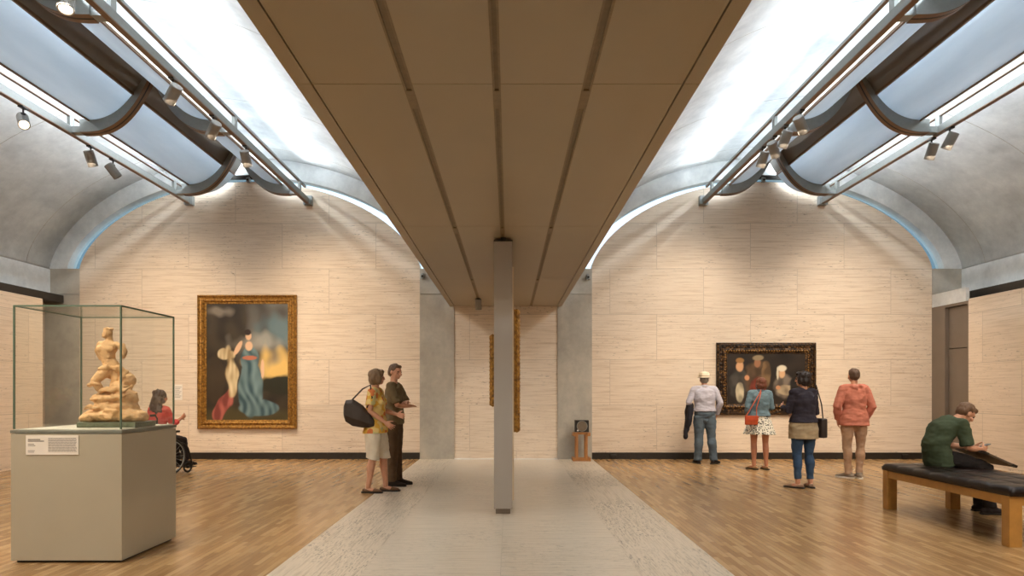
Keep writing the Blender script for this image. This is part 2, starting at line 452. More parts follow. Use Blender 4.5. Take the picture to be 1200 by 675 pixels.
# baseboards
for s, lab in ((-1, 'dark bronze baseboard under the portrait'), (1, 'dark bronze baseboard under the dark painting')):
    bm = bmesh.new(); a, b = sorted((XC + s * 1.765, XC + s * 8.74)); box(bm, a, b, YB - .025, YB + .01, 0, .135)
    struct('baseboard_back', bm, M['steel_d'], lab, 'baseboard')
for x, lab in ((2.13, 'small floor outlet box on the baseboard beside the oak stand'), (8.1, 'small floor outlet box on the baseboard at far right')):
    t = thing('outlet_box', lab, 'outlet', (x, YB - .045, .06))
    bm = bmesh.new(); box(bm, -.07, .07, -.02, .02, -.035, .035, bev=.004); obj('cover', bm, M['steel_d'], t)
    bm = bmesh.new(); box(bm, -.05, -.02, -.023, -.019, -.015, .015); obj('socket', bm, M['black'], t)
    bm = bmesh.new(); box(bm, .02, .05, -.023, -.019, -.015, .015); obj('socket', bm, M['black'], t)

# door at the far right and concrete lintel
t = thing('door_1', 'tall bronze steel door in the far right corner beside travertine', 'door', (XC + 8.80, 13.42, 0)); t['kind'] = 'structure'
bm = bmesh.new(); box(bm, 0, .06, -.50, .14, 0.01, 2.22, bev=.004); box(bm, 0, .06, -.50, .14, 2.235, 3.04, bev=.004); obj('door_panel', bm, M['steel'], t)
bm = bmesh.new(); box(bm, -.07, .1, .15, .57, 0, 3.1); box(bm, -.07, .1, -.56, -.51, 0, 3.1); box(bm, -.07, .1, -.51, .15, 3.05, 3.1); obj('door_frame', bm, M['steel'], t)
bm = bmesh.new(); box(bm, XC + 8.73, XC + 8.80, 12.95, YB - .012, 3.102, BEAM - .012)
struct('lintel', bm, M['vault'], 'concrete lintel over the bronze steel door', 'lintel')

# partition under the soffit
t = thing('partition_wall', 'narrow grey display partition standing on the travertine floor mid room', 'partition', (-.065, 7.72, 0))
bm = bmesh.new(); box(bm, -.105, .102, 0, 3.2, .06, 3.085); obj('panel', bm, M['part'], t)
bm = bmesh.new(); box(bm, -.085, .08, .03, 3.17, 0, .06); obj('base', bm, M['steel'], t)
bm = bmesh.new(); box(bm, -.108, .105, -.003, 3.2, 3.085, 3.10); box(bm, -.03, .03, .0, 3.2, 3.10, SOF - .002); obj('top_cap', bm, M['black'], t)
bm = bmesh.new(); box(bm, .102, .122, .35, 3.1, .1, 2.86); obj('side_panel', bm, M['part_w'], t)

# small sensor boxes by the columns
for x, y, z, lab in ((XC - 1.70, YB - .05, 3.74, 'small grey camera high on the column left of the soffit'), (XC + 1.68, YB - .05, 3.72, 'small grey camera high on the column right of the soffit'),
                     (AX[0] + .0, YB - .06, 5.70, 'small dark camera at the crown of the left end wall'), (AX[1] + .0, YB - .06, 5.70, 'small dark camera at the crown of the right end wall')):
    t = thing('security_camera', lab, 'camera', (x, y, z))
    bm = bmesh.new(); box(bm, -.035, .035, -.06, .03, -.05, .04, bev=.01); obj('housing', bm, M['alu'], t)
    bm = bmesh.new(); cyl(bm, (0, -.06, -.005), (0, -.075, -.01), .022); obj('lens', bm, M['black'], t)
    bm = bmesh.new(); box(bm, -.02, .02, .0, .045, .035, .07); obj('bracket', bm, M['alu'], t)
for s, ax in ((-1, AX[0]), (1, AX[1])):
    bm = bmesh.new(); box(bm, ax - .5, ax + .5, YB - .04, YB + .02, 5.73, 5.81)
    struct('trim_3', bm, M['steel_d'], 'dark steel bar at the crown of the %s end wall' % ('left' if s < 0 else 'right'), 'bar')

# ------------------------------------------------------------------ light fixtures under the crowns
RIBS = (.65, 3.80, 6.95, 10.1, 13.25)
def prof(o):   # underside height above camera level +H, o = distance from the axis
    return H + 3.84 + .84 * (1 - min(o, 1.02) / 1.02) ** 2.7
def reflector(ax, nm):
    t = thing('light_reflector', 'wing shaped metal light reflector hanging under the crown of the %s vault' % nm, 'reflector', (ax, 0, 0))
    for s in (-1, 1):
        # perforated bright sheet
        bm = bmesh.new(); rings = []
        for i in range(15):
            o = .25 + (.90 - .25) * i / 14; z = min(prof(o) + .17, 6.09)
            rings.append([(s * o, YN + .1, z), (s * o, YB - .15, z), (s * o, YB - .15, z + .012), (s * o, YN + .1, z + .012)])
        loft(bm, rings); obj('perforated_wing', bm, M['perf'], t, True)
        bm = bmesh.new(); rings = []
        for i in range(13):
            o = .25 * i / 12; z = min(prof(o) + .17, 6.09)
            rings.append([(s * o, YN + .1, z), (s * o, YB - .15, z), (s * o, YB - .15, z + .015), (s * o, YN + .1, z + .015)])
        loft(bm, rings); obj('solid_wing', bm, M['alu_dark'], t, True)
        bm = bmesh.new(); z = prof(.25) + .17
        box(bm, min(s * .235, s * .262), max(s * .235, s * .262), YN + .1, YB - .15, z - .022, z + .02); obj('seam_strip', bm, M['alu_b'], t)
        bm = bmesh.new(); z = prof(.9) + .17
        box(bm, min(s * .89, s * .915), max(s * .89, s * .915), YN + .1, YB - .15, z - .018, z + .018); obj('edge_strip', bm, M['alu_b'], t)
    for y in RIBS:
        for s in (-1, 1):
            bm = bmesh.new(); rings = []
            for i in range(19):
                o = .02 + 1.02 * i / 18; z = prof(o)
                rings.append([(s * o, y, z), (s * o, y + .17, z), (s * o, y + .17, min(z + .19, 6.12)), (s * o, y, min(z + .19, 6.12))])
            loft(bm, rings); r = obj('rib', bm, M['alu'], t, False)
            bm = bmesh.new()
            for a, b, mi in ((0.0, .068, 0), (.068, .098, 1), (.098, .17, 0)):
                rings = []
                for i in range(19):
                    o = .02 + 1.02 * i / 18; z = prof(o) - (.006 if mi == 0 else .0025)
                    rings.append([(s * o, y + a, z), (s * o, y + b, z), (s * o, y + b, z + .006), (s * o, y + a, z + .006)])
                loft(bm, rings, mi=mi)
            obj('rib_flange', bm, [M['alu_b'], M['black']], r)
    # long rails (darker copy of the rib metal for their unlit camera sides)
    for s in (-1, 1):
        bm = bmesh.new(); xa, xb = sorted((s * 1.17, s * 1.245)); box(bm, xa, xb, YN + .1, YB - .06, H + 3.83, H + 3.93)
        r = obj('rail', bm, M['rail'], t)
        bm = bmesh.new(); box(bm, xa + .002, xb - .002, YN + .1, YB - .07, H + 3.818, H + 3.83); obj('rail_underside', bm, M['alu_b'], r)
        bm = bmesh.new(); xa2, xb2 = sorted((s * 1.20, s * 1.245)); box(bm, xa2, xb2, YN + .1, YB - .3, H + 4.095, H + 4.13)
        r2 = obj('upper_rail', bm, M['alu'], t)
        bm = bmesh.new(); box(bm, xa2 + .001, xb2 - .001, YN + .1, YB - .3, H + 4.087, H + 4.095); obj('upper_rail_underside', bm, M['alu_b'], r2)
        for y in RIBS:
            bm = bmesh.new(); box(bm, xa2, xb2, y + .03, y + .13, H + 3.93, H + 4.09); obj('rail_post', bm, M['alu'], t)
            bm = bmesh.new(); xc, xd = sorted((s * 1.0, s * 1.18)); box(bm, xc, xd, y + .02, y + .15, H + 3.84, H + 3.93); obj('rail_bracket', bm, M['alu'], t)
        bm = bmesh.new(); xa, xb = sorted((s * 1.13, s * 1.30)); box(bm, xa, xb, YB - .12, YB - .001, H + 3.80, H + 3.98); obj('wall_bracket', bm, M['alu'], t)
    return t
reflector(AX[0], 'left'); reflector(AX[1], 'right')

def spot(x, y, aim, lab, L=.24, r=.072, power=60, rail_z=None, stem=.09, group=None, lit=True, angle=62, color=(1, .80, .58)):
    rz = (H + 3.816) if rail_z is None else rail_z
    t = thing('spotlight', lab, 'spotlight', (x, y, rz), 0, group)
    a = Vector(aim).normalized()
    c = Vector((0, 0, -stem - r * .9 - .03))
    bm = bmesh.new(); cyl(bm, (0, 0, 0), (0, 0, -stem), .011, 10); box(bm, -.035, .035, -.06, .06, -.016, 0); obj('stem', bm, M['steel_d'], t)
    bm = bmesh.new(); s, u = frame(a)
    h = a * L * .5
    rings = []
    for d, rr in ((-1, .86), (-.97, .97), (-.9, 1), (1, 1), (1, .86), (.9, .84)):
        rings.append([c + h * d + (s * math.cos(q) + u * math.sin(q)) * r * rr for q in [2 * PI * k / 28 for k in range(28)]])
    loft(bm, rings); obj('can', bm, M['spotcan'], t)
    bm = bmesh.new(); cyl(bm, c + h * .905, c + h * .93, r * .8, 24); obj('lens', bm, M['lamp'] if lit else M['black'], t)
    bm = bmesh.new(); cyl(bm, c - Vector((0, 0, -r - .03)), c, .03, 12); obj('yoke', bm, M['steel_d'], t)
    if power:
        ld = bpy.data.lights.new('spot', 'SPOT'); ld.energy = power; ld.spot_size = math.radians(angle); ld.spot_blend = .8; ld.color = color; ld.shadow_soft_size = .06
        lo = bpy.data.objects.new('spot_lamp', ld); COL.objects.link(lo); lo.location = Vector((x, y, rz)) + c + h * 1.05
        lo.rotation_euler = a.to_track_quat('-Z', 'Y').to_euler()
def aim_from(x, y, tgt): return Vector(tgt) - Vector((x, y, 5.0))
LX1, LX2, RX1, RX2 = AX[0] - 1.21, AX[0] + 1.21, AX[1] - 1.21, AX[1] + 1.21
G = 'spotlights on the vault rails'
P = 1.0
spot(LX1, 9.17, (.55, -.62, -.75), 'spotlight with glowing lens on the outer left rail, nearest of three', power=150*P, group=G)
spot(LX1, 10.65, (.05, .5, -.9), 'middle one of three spotlights on the outer left rail', power=130*P, group=G, lit=False)
spot(LX1, 11.25, (.5, .35, -.8), 'farthest of three spotlights on the outer left rail', power=130*P, group=G, lit=False)
spot(LX2, 6.33, (.15, -.30, -.95), 'large lit spotlight cut by the top edge at left', power=150*P, group=G)
spot(LX2, 8.34, (-.75, .5, -.72), 'tilted spotlight on the inner left rail below the second rib', power=150*P, group=G, lit=False)
spot(LX2, 9.48, (-.7, .6, -.72), 'tilted spotlight on the inner left rail, middle one of the row', power=150*P, group=G, lit=False)
spot(LX2, 10.65, (.0, .6, -.85), 'upright spotlight on the inner left rail nearest the end wall', power=150*P, group=G, lit=False)
spot(RX1, 9.3, (.62, .5, -.75), 'tilted spotlight on the inner right rail nearest the viewer', power=150*P, group=G, lit=False)
spot(RX1, 9.83, (-.2, .6, -.9), 'second spotlight from the viewer on the inner right rail', power=150*P, group=G, lit=False)
spot(RX1, 10.25, (.55, .6, -.75), 'third spotlight from the viewer on the inner right rail', power=150*P, group=G, lit=False)
spot(RX1, 10.7, (-.15, .5, -.9), 'spotlight on the inner right rail farthest from the viewer', power=150*P, group=G, lit=False)
spot(RX2, 10.33, (-.05, .5, -.9), 'upright spotlight on the outer right rail, left of the pair', power=130*P, group=G, lit=False)
spot(RX2, 9.9, (-.3, .4, -.9), 'tilted spotlight on the outer right rail, right of the pair', power=130*P, group=G, lit=False)
spot(XC - .512, 12.84, (.02, .35, -1), 'small spotlight under the tan soffit beside the partition', L=.2, r=.06, power=25*P, rail_z=SOF, stem=.02, lit=False)
# ------------------------------------------------------------------ glass case with terracotta
px0, px1, py0, py1 = -4.045, -3.115, 5.52, 6.42
PC = ((px0 + px1) / 2, (py0 + py1) / 2); hw = (px1 - px0) / 2 - .016; hd = (py1 - py0) / 2
t = thing('display_pedestal', 'beige box pedestal under the glass case, standing on the oak floor', 'pedestal', (PC[0], PC[1], 0))
bm = bmesh.new(); box(bm, -hw, hw, -hd, hd, .02, 1.045, bev=.004); obj('body', bm, M['ped'], t)
bm = bmesh.new(); box(bm, -hw + .03, hw - .03, -hd + .03, hd - .03, 0, .02); obj('plinth', bm, M['black'], t)
bm = bmesh.new(); box(bm, -hw - .004, hw + .004, -hd - .004, hd + .004, 1.05, 1.075, bev=.003); obj('rim', bm, plain('pedestal rim', srgb(120, 122, 112), .35), t)
bm = bmesh.new(); box(bm, -hw + .02, hw - .02, -hd + .02, hd - .02, 1.045, 1.082); obj('deck', bm, plain('case deck', srgb(190, 186, 170), .5), t)
t = thing('glass_case', 'clear glass case with greenish edges over the terracotta figure', 'glass case', (PC[0], PC[1], 1.083))
gw, gd, gh = hw - .012, hd - .012, 1.005
th = .008
def pane(name, x0, x1, y0, y1, z0, z1):
    bm = bmesh.new(); box(bm, x0, x1, y0, y1, z0, z1); obj(name, bm, M['glass'], t)
pane('front_pane', -gw + th, gw - th, -gd, -gd + th, 0, gh - th); pane('rear_pane', -gw + th, gw - th, gd - th, gd, 0, gh - th)
pane('side_pane', -gw, -gw + th, -gd + th, gd - th, 0, gh - th); pane('side_pane', gw - th, gw, -gd + th, gd - th, 0, gh - th)
pane('top_pane', -gw + th, gw - th, -gd + th, gd - th, gh - th, gh)
e = .006
for sx in (-1, 1):
    for sy in (-1, 1):
        bm = bmesh.new(); cx, cy = sx * (gw - th / 2), sy * (gd - th / 2); box(bm, cx - e, cx + e, cy - e, cy + e, 0, gh - th); obj('corner_edge', bm, M['glass_edge'], t)
    bm = bmesh.new(); cx = sx * (gw - th / 2); box(bm, cx - e, cx + e, -gd, gd, gh - .012, gh + .001); obj('top_edge', bm, M['glass_edge'], t)
    bm = bmesh.new(); cy = sx * (gd - th / 2); box(bm, -gw + .012, gw - .012, cy - e, cy + e, gh - .012, gh + .001); obj('top_edge', bm, M['glass_edge'], t)
# caption card
t = thing('caption_card', 'white printed caption card on the beige pedestal front', 'label', (px0 + .355, py0 - .001, .955))
bm = bmesh.new(); box(bm, -.212, .212, -.006, 0, -.078, .078); obj('card', bm, M['white'], t)
bm = bmesh.new()
random.seed(3)
for z, w in ((.045, .10), (.032, .13)): box(bm, -.195, -.195 + w, -.0075, -.006, z - .0035, z + .0035)
for z, w in ((.008, .05), (-.004, .06), (-.045, .055), (-.057, .05)): box(bm, -.195, -.195 + w, -.0075, -.006, z - .002, z + .002)
for k in range(11):
    z = .055 - k * .0105
    x = -.03
    while x < .19:
        w = random.uniform(.008, .028); box(bm, x, min(x + w, .198), -.0075, -.006, z - .0018, z + .0018); x += w + .004
obj('printed_text', bm, M['ink'], t)

# terracotta: generic standing bather on a rock, sizes of the one in the photograph
terra = plain('terracotta', srgb(212, 172, 124), .75, 0, .14, 14, .5, bscale=60)
S0 = (-3.455, 5.95, 1.083)
t = thing('terracotta_figure', 'terracotta nude male figure on a wave-like rock inside the glass case', 'sculpture', S0)
bm = bmesh.new(); box(bm, -.21, .29, -.17, .17, 0, .045, bev=.008); obj('marble_slab', bm, plain('green marble', srgb(96, 104, 84), .3, 0, .3, 30), t)
random.seed(11)
bm = bmesh.new()
for c, r in (((.0, 0, .10), (.24, .18, .07)), ((-.13, -.04, .08), (.12, .12, .05)), ((.14, .0, .10), (.14, .15, .07)), ((.24, -.02, .09), (.07, .10, .05)), ((.03, 0, .17), (.19, .15, .07)),
             ((-.02, -.01, .24), (.16, .12, .055)), ((.10, 0, .25), (.11, .12, .08)), ((.07, 0, .33), (.085, .10, .07)), ((.105, .03, .40), (.07, .08, .08)), ((-.03, 0, .30), (.09, .08, .04))):
    ell(bm, c, r)
for k in range(10):   # swirling folds of the rock
    a = random.uniform(0, PI); x = random.uniform(-.2, .22); z = random.uniform(.07, .32); wd = .25 - .45 * (z - .07)
    x = x * (wd / .25) * .8 + .02
    pts = [(x - .09, -.15 * wd / .25 - .0, z), (x - .03, -.175 * wd / .25, z + .018 + .02 * math.sin(a)), (x + .04, -.17 * wd / .25, z + .03 * math.sin(a)), (x + .10, -.14 * wd / .25, z + .045)]
    tube(bm, pts, [.008, .018, .02, .008], 8, round_ends=True)
organic('rock_base', bm, terra, t, .007, 2, (.012, 14, 14, 26))
bm = bmesh.new()
# torso twisting back
X = Vector((1, 0, 0))
def sec(bm, secs, side=(1, 0, 0), n=16):
    tube(bm, [s[0] for s in secs], [(s[1], s[2]) for s in secs], n, side, round_ends=True)
sec(bm, [((.005, .0, .46), .066, .055), ((0, 0, .51), .070, .058), ((-.03, -.005, .575), .057, .048), ((-.045, -.01, .63), .07, .054), ((-.04, -.01, .68), .086, .058), ((-.03, -.005, .715), .08, .045), ((-.03, 0, .75), .032, .032), ((-.03, 0, .78), .028, .03)])
ell(bm, (-.075, -.05, .675), (.038, .022, .03)); ell(bm, (.0, -.052, .675), (.038, .022, .03))       # chest
for z in (.60, .57, .54):
    for q in (-1, 1): ell(bm, (-.03 + q * .018, -.045, z), (.017, .014, .014))
ell(bm, (-.035, -.01, .815), (.037, .043, .048)); ell(bm, (-.058, -.035, .80), (.012, .016, .010)); ell(bm, (-.052, -.03, .785), (.022, .022, .018))   # head, nose, beard
for a in range(9):
    q = a / 9 * 2 * PI; ell(bm, (-.033 + .027 * math.cos(q), -.006 + .030 * math.sin(q), .848 + .005 * math.sin(3 * q)), (.014, .014, .011))
tube(bm, [(-.10, 0, .715), (-.135, .015, .66), (-.125, .05, .60), (-.09, .085, .57)], [.033, .030, .026, .022], 12, round_ends=True)   # arm behind back
tube(bm, [(.035, 0, .71), (.082, -.005, .70), (.10, -.005, .65), (.095, -.01, .615)], [.033, .034, .031, .027], 12, round_ends=True)  # arm stump
tube(bm, [(.0, -.01, .50), (-.05, -.06, .46), (-.105, -.085, .395)], [.052, .048, .034], 12, round_ends=True)    # lifted thigh
tube(bm, [(-.105, -.085, .395), (-.075, -.075, .34), (-.04, -.06, .27), (-.045, -.075, .245)], [.033, .034, .022, .022], 12, round_ends=True)
tube(bm, [(.03, .0, .49), (.045, -.01, .41), (.02, -.02, .34), (.01, -.02, .27)], [.052, .046, .034, .026], 12, round_ends=True)
ell(bm, (-.075, -.10, .24), (.03, .045, .017)); ell(bm, (-.005, -.06, .26), (.026, .05, .017))
organic('male_figure', bm, terra, t, .0045, 2, (.002, 40, 40, 40))
bm = bmesh.new()
tube(bm, [(-.06, -.08, .50), (.0, -.075, .515), (.06, -.05, .51), (.10, .0, .47), (.085, .02, .40), (.055, .0, .35)], [.022, .03, .034, .04, .05, .035], 12, round_ends=True)
tube(bm, [(.09, -.03, .49), (.115, -.03, .43), (.08, -.045, .37)], [.02, .026, .015], 10, round_ends=True)
tube(bm, [(-.13, -.12, .36), (-.11, -.11, .375), (-.06, -.11, .37)], [.02, .025, .012], 10, round_ends=True)
organic('loose_drapery', bm, terra, t, .0055, 2, (.006, 30, 30, 22))

# ------------------------------------------------------------------ framed paintings
def picture_frame(t, w, h, prof_pts, mat, name='frame'):
    """mitred moulding: prof_pts = (inset from the outer edge, distance off the wall)"""
    bm = bmesh.new(); rings = []
    for sx, sz in ((-1, -1), (1, -1), (1, 1), (-1, 1), (-1, -1)):
        rings.append([(sx * (w / 2 - i), -d, sz * (h / 2 - i)) for i, d in prof_pts])
    loft(bm, rings, caps=False)
    bmesh.ops.remove_doubles(bm, verts=bm.verts[:], dist=1e-5)
    return obj(name, bm, mat, t)
def beads(t, w, h, inset, d, r, step, mat, name):
    bm = bmesh.new()
    W, Hh = w / 2 - inset, h / 2 - inset
    for L, f in ((2 * W, lambda s, q: (-W + s, -d, q * Hh)), (2 * Hh, lambda s, q: (q * W, -d, -Hh + s))):
        n = int(L / step)
        for k in range(n):
            for q in (-1, 1):
                c = f((k + .5) * L / n, q)
                bmesh.ops.create_icosphere(bm, subdivisions=1, radius=r, matrix=Matrix.Translation(c) @ Matrix.Diagonal((1, .6, 1, 1)))
    o = obj(name, bm, mat, t, True); return o
def canvas(t, w, h, fn, n=(110, 160), rough=.35):
    me = bpy.data.meshes.new('canvas'); bm = bmesh.new()
    nx, nz = n
    g = [[bm.verts.new((-w / 2 + w * i / nx, -.03, -h / 2 + h * j / nz)) for j in range(nz + 1)] for i in range(nx + 1)]
    for i in range(nx):
        for j in range(nz): bm.faces.new((g[i][j], g[i + 1][j], g[i + 1][j + 1], g[i][j + 1]))
    box(bm, -w / 2, w / 2, -.028, -.005, -h / 2, h / 2)
    bm.to_mesh(me); bm.free()
    at = me.color_attributes.new('paint', 'FLOAT_COLOR', 'POINT')
    for i, v in enumerate(me.vertices):
        c = fn((v.co.x + w / 2) / w, (v.co.z + h / 2) / h) if v.co.y < -.0295 else (.1, .08, .06)
        at.data[i].color = (*c[:3], 1)
    T = NT('oil paint'); a = T.n('ShaderNodeVertexColor', layer_name='paint')
    T.col(a.outputs[0]); T.set(Roughness=rough); T.bump(T.noise(T.coord(), 40, 4), .08, .002)
    me.materials.append(T.m)
    o = bpy.data.objects.new('canvas', me); COL.objects.link(o); o.parent = t
    return o
def L3(a, b, k):
    k = max(0, min(1, k)); return tuple(x + (y - x) * k for x, y in zip(a, b))
def s3(r, g, b): return srgb(r, g, b)[:3]
def nz(u, v, s, k=0): return noise.noise(Vector((u * s + k, v * s - k, k)))
def blob(u, v, cx, cy, rx, ry, soft=.25, wob=.12, k=0, rot=0):
    x, y = u - cx, v - cy
    c, s = math.cos(rot), math.sin(rot); x, y = x * c + y * s, -x * s + y * c
    d = math.sqrt((x / rx) ** 2 + (y / ry) ** 2) + wob * nz(u, v, 9, k)
    return max(0, min(1, (1 - d) / soft + .5))
def portrait(u, v):
    """plain stand-in: parkland at dusk with a pale standing shape in blue cloth"""
    c = L3(s3(38, 31, 23), s3(62, 52, 38), .5 + nz(u, v, 7, 1))
    sky = L3(s3(70, 66, 60), s3(112, 110, 104), .5 + 1.3 * nz(u, v * 1.5, 5, 3))
    k = max(0, min(1, (u - .42 + .15 * nz(u, v, 4, 2)) * 5)) * max(0, min(1, (v - .36) * 9))
    c = L3(c, sky, k)
    c = L3(c, s3(92, 118, 126), blob(u, v, .90, .76, .22, .12, 1.2, .8, 5) * .8)
    c = L3(c, s3(168, 164, 152), blob(u, v, .70, .66, .26, .06, 1.3, 1.2, 25) * .6)
    c = L3(c, s3(150, 140, 126), blob(u, v, .22, .93, .14, .03, 1.2, 1.2, 26) * .6)
    c = L3(c, s3(224, 186, 108), blob(u, v, .88, .46, .24, .11, 1.3, .9, 6) * .95)
    c = L3(c, s3(34, 34, 20), blob(u, v, .92, .30, .26, .08, .25, .3, 8))
    c = L3(c, s3(70, 62, 36), blob(u, v, .5, .02, .7, .09, .6, .2, 4))
    c = L3(c, s3(60, 48, 34), blob(u, v, .10, .35, .13, .20, .15, .02, 9) * .7)
    # rose cloth on the ground, ivory wrap, blue robe
    c = L3(c, L3(s3(168, 92, 80), s3(116, 54, 48), .5 + 1.6 * nz(u * 2, v, 9, 12)), blob(u, v, .21, .12, .17, .075, .2, .5, 12, .75))
    c = L3(c, L3(s3(214, 196, 158), s3(150, 126, 86), .5 + 1.5 * nz(u * 3, v, 8, 13)), max(blob(u, v, .31, .38, .07, .20, .2, .5, 13, .15), blob(u, v, .25, .56, .10, .05, .2, .4, 33)))
    f = .5 + .35 * math.sin((u * 1.0 + v * .28) * 46 + 9 * nz(u, v, 4, 14)) + .5 * nz(u * 2, v, 9, 44)
    robe = L3(s3(48, 74, 82), s3(118, 142, 144), f * .8)
    c = L3(c, robe, max(blob(u, v, .54, .27, .15, .24, .1, .1, 15), blob(u, v, .64, .11, .24, .07, .12, .1, 16), blob(u, v, .53, .52, .11, .11, .1, .08, 17)))
    c = L3(c, s3(176, 104, 80), blob(u, v, .53, .535, .09, .018, .2, .05, 18))
    c = L3(c, s3(214, 176, 142), max(blob(u, v, .52, .635, .045, .04, .2, .05, 19), blob(u, v, .515, .72, .035, .034, .2, .03, 20), blob(u, v, .685, .44, .022, .08, .2, .05, 21), blob(u, v, .39, .62, .026, .075, .2, .05, 22, -.7)))
    c = L3(c, s3(44, 30, 24), blob(u, v, .505, .752, .04, .026, .2, .05, 23))
    return c
def group_scene(u, v):
    """plain stand-in: dark interior with a loose row of dimly lit draped shapes"""
    c = L3(s3(26, 20, 16), s3(44, 34, 26), .5 + nz(u, v, 6, 1))
    for cx, cy, rx, ry, col, k in ((.16, .40, .12, .30, s3(70, 66, 60), 2), (.17, .25, .05, .20, s3(198, 186, 156), 3), (.38, .48, .15, .34, s3(96, 74, 52), 4), (.40, .34, .10, .20, s3(128, 52, 34), 5),
                                (.50, .60, .06, .26, s3(122, 96, 66), 6), (.72, .36, .13, .22, s3(116, 104, 92), 7), (.76, .28, .12, .10, s3(176, 158, 130), 8), (.90, .30, .10, .30, s3(34, 28, 24), 9)):
        cc = L3(col, tuple(q * .45 for q in col), .5 + 1.4 * nz(u * 2, v, 7, k))
        c = L3(c, cc, blob(u, v, cx, cy, rx, ry, .2, .2, k))
    for cx, cy, rx, ry, col, k in ((.17, .74, .045, .10, s3(206, 158, 116), 10), (.17, .85, .05, .05, s3(150, 108, 58), 11), (.39, .80, .04, .09, s3(150, 104, 74), 12), (.40, .90, .07, .05, s3(140, 124, 96), 13),
                                (.70, .60, .04, .09, s3(206, 164, 124), 14), (.70, .70, .055, .06, s3(214, 204, 180), 15), (.645, .60, .014, .12, s3(206, 196, 172), 16), (.26, .52, .03, .05, s3(196, 140, 100), 17), (.65, .33, .03, .04, s3(190, 138, 100), 18)):
        c = L3(c, col, blob(u, v, cx, cy, rx, ry, .3, .15, k))
    return c
gp = [(0, 0), (0, .05), (.012, .075), (.03, .085), (.045, .07), (.055, .06), (.085, .055), (.105, .072), (.125, .078), (.14, .06), (.155, .045), (.175, .045), (.185, .035), (.185, .0)]
t = thing('framed_portrait', 'tall gilt-framed painting of a figure in blue, on the left travertine wall', 'painting', (-5.355, YB - .004, 1.99))
W, Hh = 2.03, 2.74
picture_frame(t, W, Hh, gp, M['gilt']); beads(t, W, Hh, .115, .072, .02, .062, M['gilt'], 'carved_beading'); beads(t, W, Hh, .03, .08, .014, .045, M['gilt'], 'edge_beading')
canvas(t, W - .34, Hh - .34, portrait)
dp = [(0, 0), (0, .05), (.02, .07), (.05, .07), (.06, .05), (.11, .05), (.13, .065), (.16, .07), (.185, .05), (.21, .045), (.22, .03), (.22, 0)]
t = thing('framed_painting', 'wide dark carved-frame painting of shadowy figures, behind the visitors', 'painting', (5.26, YB - .004, 1.645))
W, Hh = 2.03, 1.47
picture_frame(t, W, Hh, dp, M['gilt_dark']); beads(t, W, Hh, .085, .055, .024, .075, M['gilt_dark'], 'carved_beading'); 
picture_frame(t, W - .0, Hh - .0, [(0, .002), (-.006, .03), (0, .052), (.045, .074), (.05, .06)], M['frame_black'], 'outer_moulding')
beads(t, W, Hh, .165, .068, .016, .05, M['gilt'], 'inner_beading')
canvas(t, W - .40, Hh - .40, group_scene, (130, 100))
# frames hanging on the two flanks of the partition, seen edge-on
for x, rz, z, h, w, d, lab in ((.060, PI / 2, 1.66, 1.62, 1.3, 1.0, 'tall gilt frame seen edge-on, hanging on the right flank of the partition'), (-.172, -PI / 2, 1.665, .95, .9, 1.0, 'smaller gilt frame seen edge-on, hanging on the left flank of the partition')):
    t = thing('framed_painting', lab, 'painting', (x, 9.0 + w / 2, z), rz)
    picture_frame(t, w, h, [(i * .8, q * 1.0) for i, q in gp], M['gilt']); beads(t, w, h, .03, .08, .018, .05, M['gilt'], 'edge_beading'); beads(t, w, h, .004, .045, .016, .05, M['gilt'], 'carved_beading')
    canvas(t, w - .27, h - .27, lambda u, v: L3(s3(60, 50, 38), s3(110, 96, 74), .5 + nz(u, v, 5, 2)), (20, 20))
# wall label by the portrait
t = thing('wall_label', 'small cream label on the wall left of the tall portrait', 'label', (-6.78, YB - .003, 1.37))
bm = bmesh.new(); box(bm, -.085, .085, -.006, 0, -.16, .16); obj('card', bm, M['white'], t)
bm = bmesh.new()
for k in range(8): box(bm, -.065, .065 - (k % 3) * .02, -.0075, -.006, .10 - k * .03, .108 - k * .03)
obj('printed_text', bm, M['ink'], t)

# ------------------------------------------------------------------ oak stand with the recorder
t = thing('oak_stand', 'small oak stand against the right concrete column', 'stand', (1.445, 13.68, 0))
for sy in (-1, 1):
    for sx in (-1, 1):
        bm = bmesh.new(); box(bm, sx * .095 - .022, sx * .095 + .022, sy * .12 - .02, sy * .12 + .02, .04, .56, bev=.003); obj('leg', bm, M['oak_d'], t)
    bm = bmesh.new(); box(bm, -.13, .13, sy * .12 - .018, sy * .12 + .018, .0, .055, bev=.003); obj('foot_rail', bm, M['oak_d'], t)
for sx in (-1, 1):
    bm = bmesh.new(); box(bm, sx * .155 - .025, sx * .155 + .025, -.15, .15, 0, .07, bev=.004); obj('foot_block', bm, M['oak_d'], t)
    bm = bmesh.new(); box(bm, sx * .14 - .03, sx * .14 + .03, -.15, .15, .50, .57, bev=.004); obj('top_rail', bm, M['oak_d'], t)
bm = bmesh.new(); box(bm, -.11, .11, -.14, .14, .53, .575, bev=.003); obj('top', bm, M['oak_d'], t)
t = thing('climate_recorder', 'black square recorder with a round dial, on top of the oak stand', 'recorder', (1.455, 13.68, .576))
bm = bmesh.new(); box(bm, -.135, .135, -.09, .09, 0, .235, bev=.006); obj('case', bm, M['black'], t)
bm = bmesh.new(); cyl(bm, (0, -.09, .12), (0, -.094, .12), .098, 32); obj('dial', bm, plain('dial paper', srgb(112, 98, 82), .5), t)
bm = bmesh.new(); 
rr = [[Vector((math.cos(a) * r, -y, .12 + math.sin(a) * r)) for r, y in ((.098, .09), (.098, .099), (.106, .099), (.106, .09))] for a in [2 * PI * k / 36 for k in range(37)]]
loft(bm, rr, caps=False); obj('dial_ring', bm, M['alu'], t)
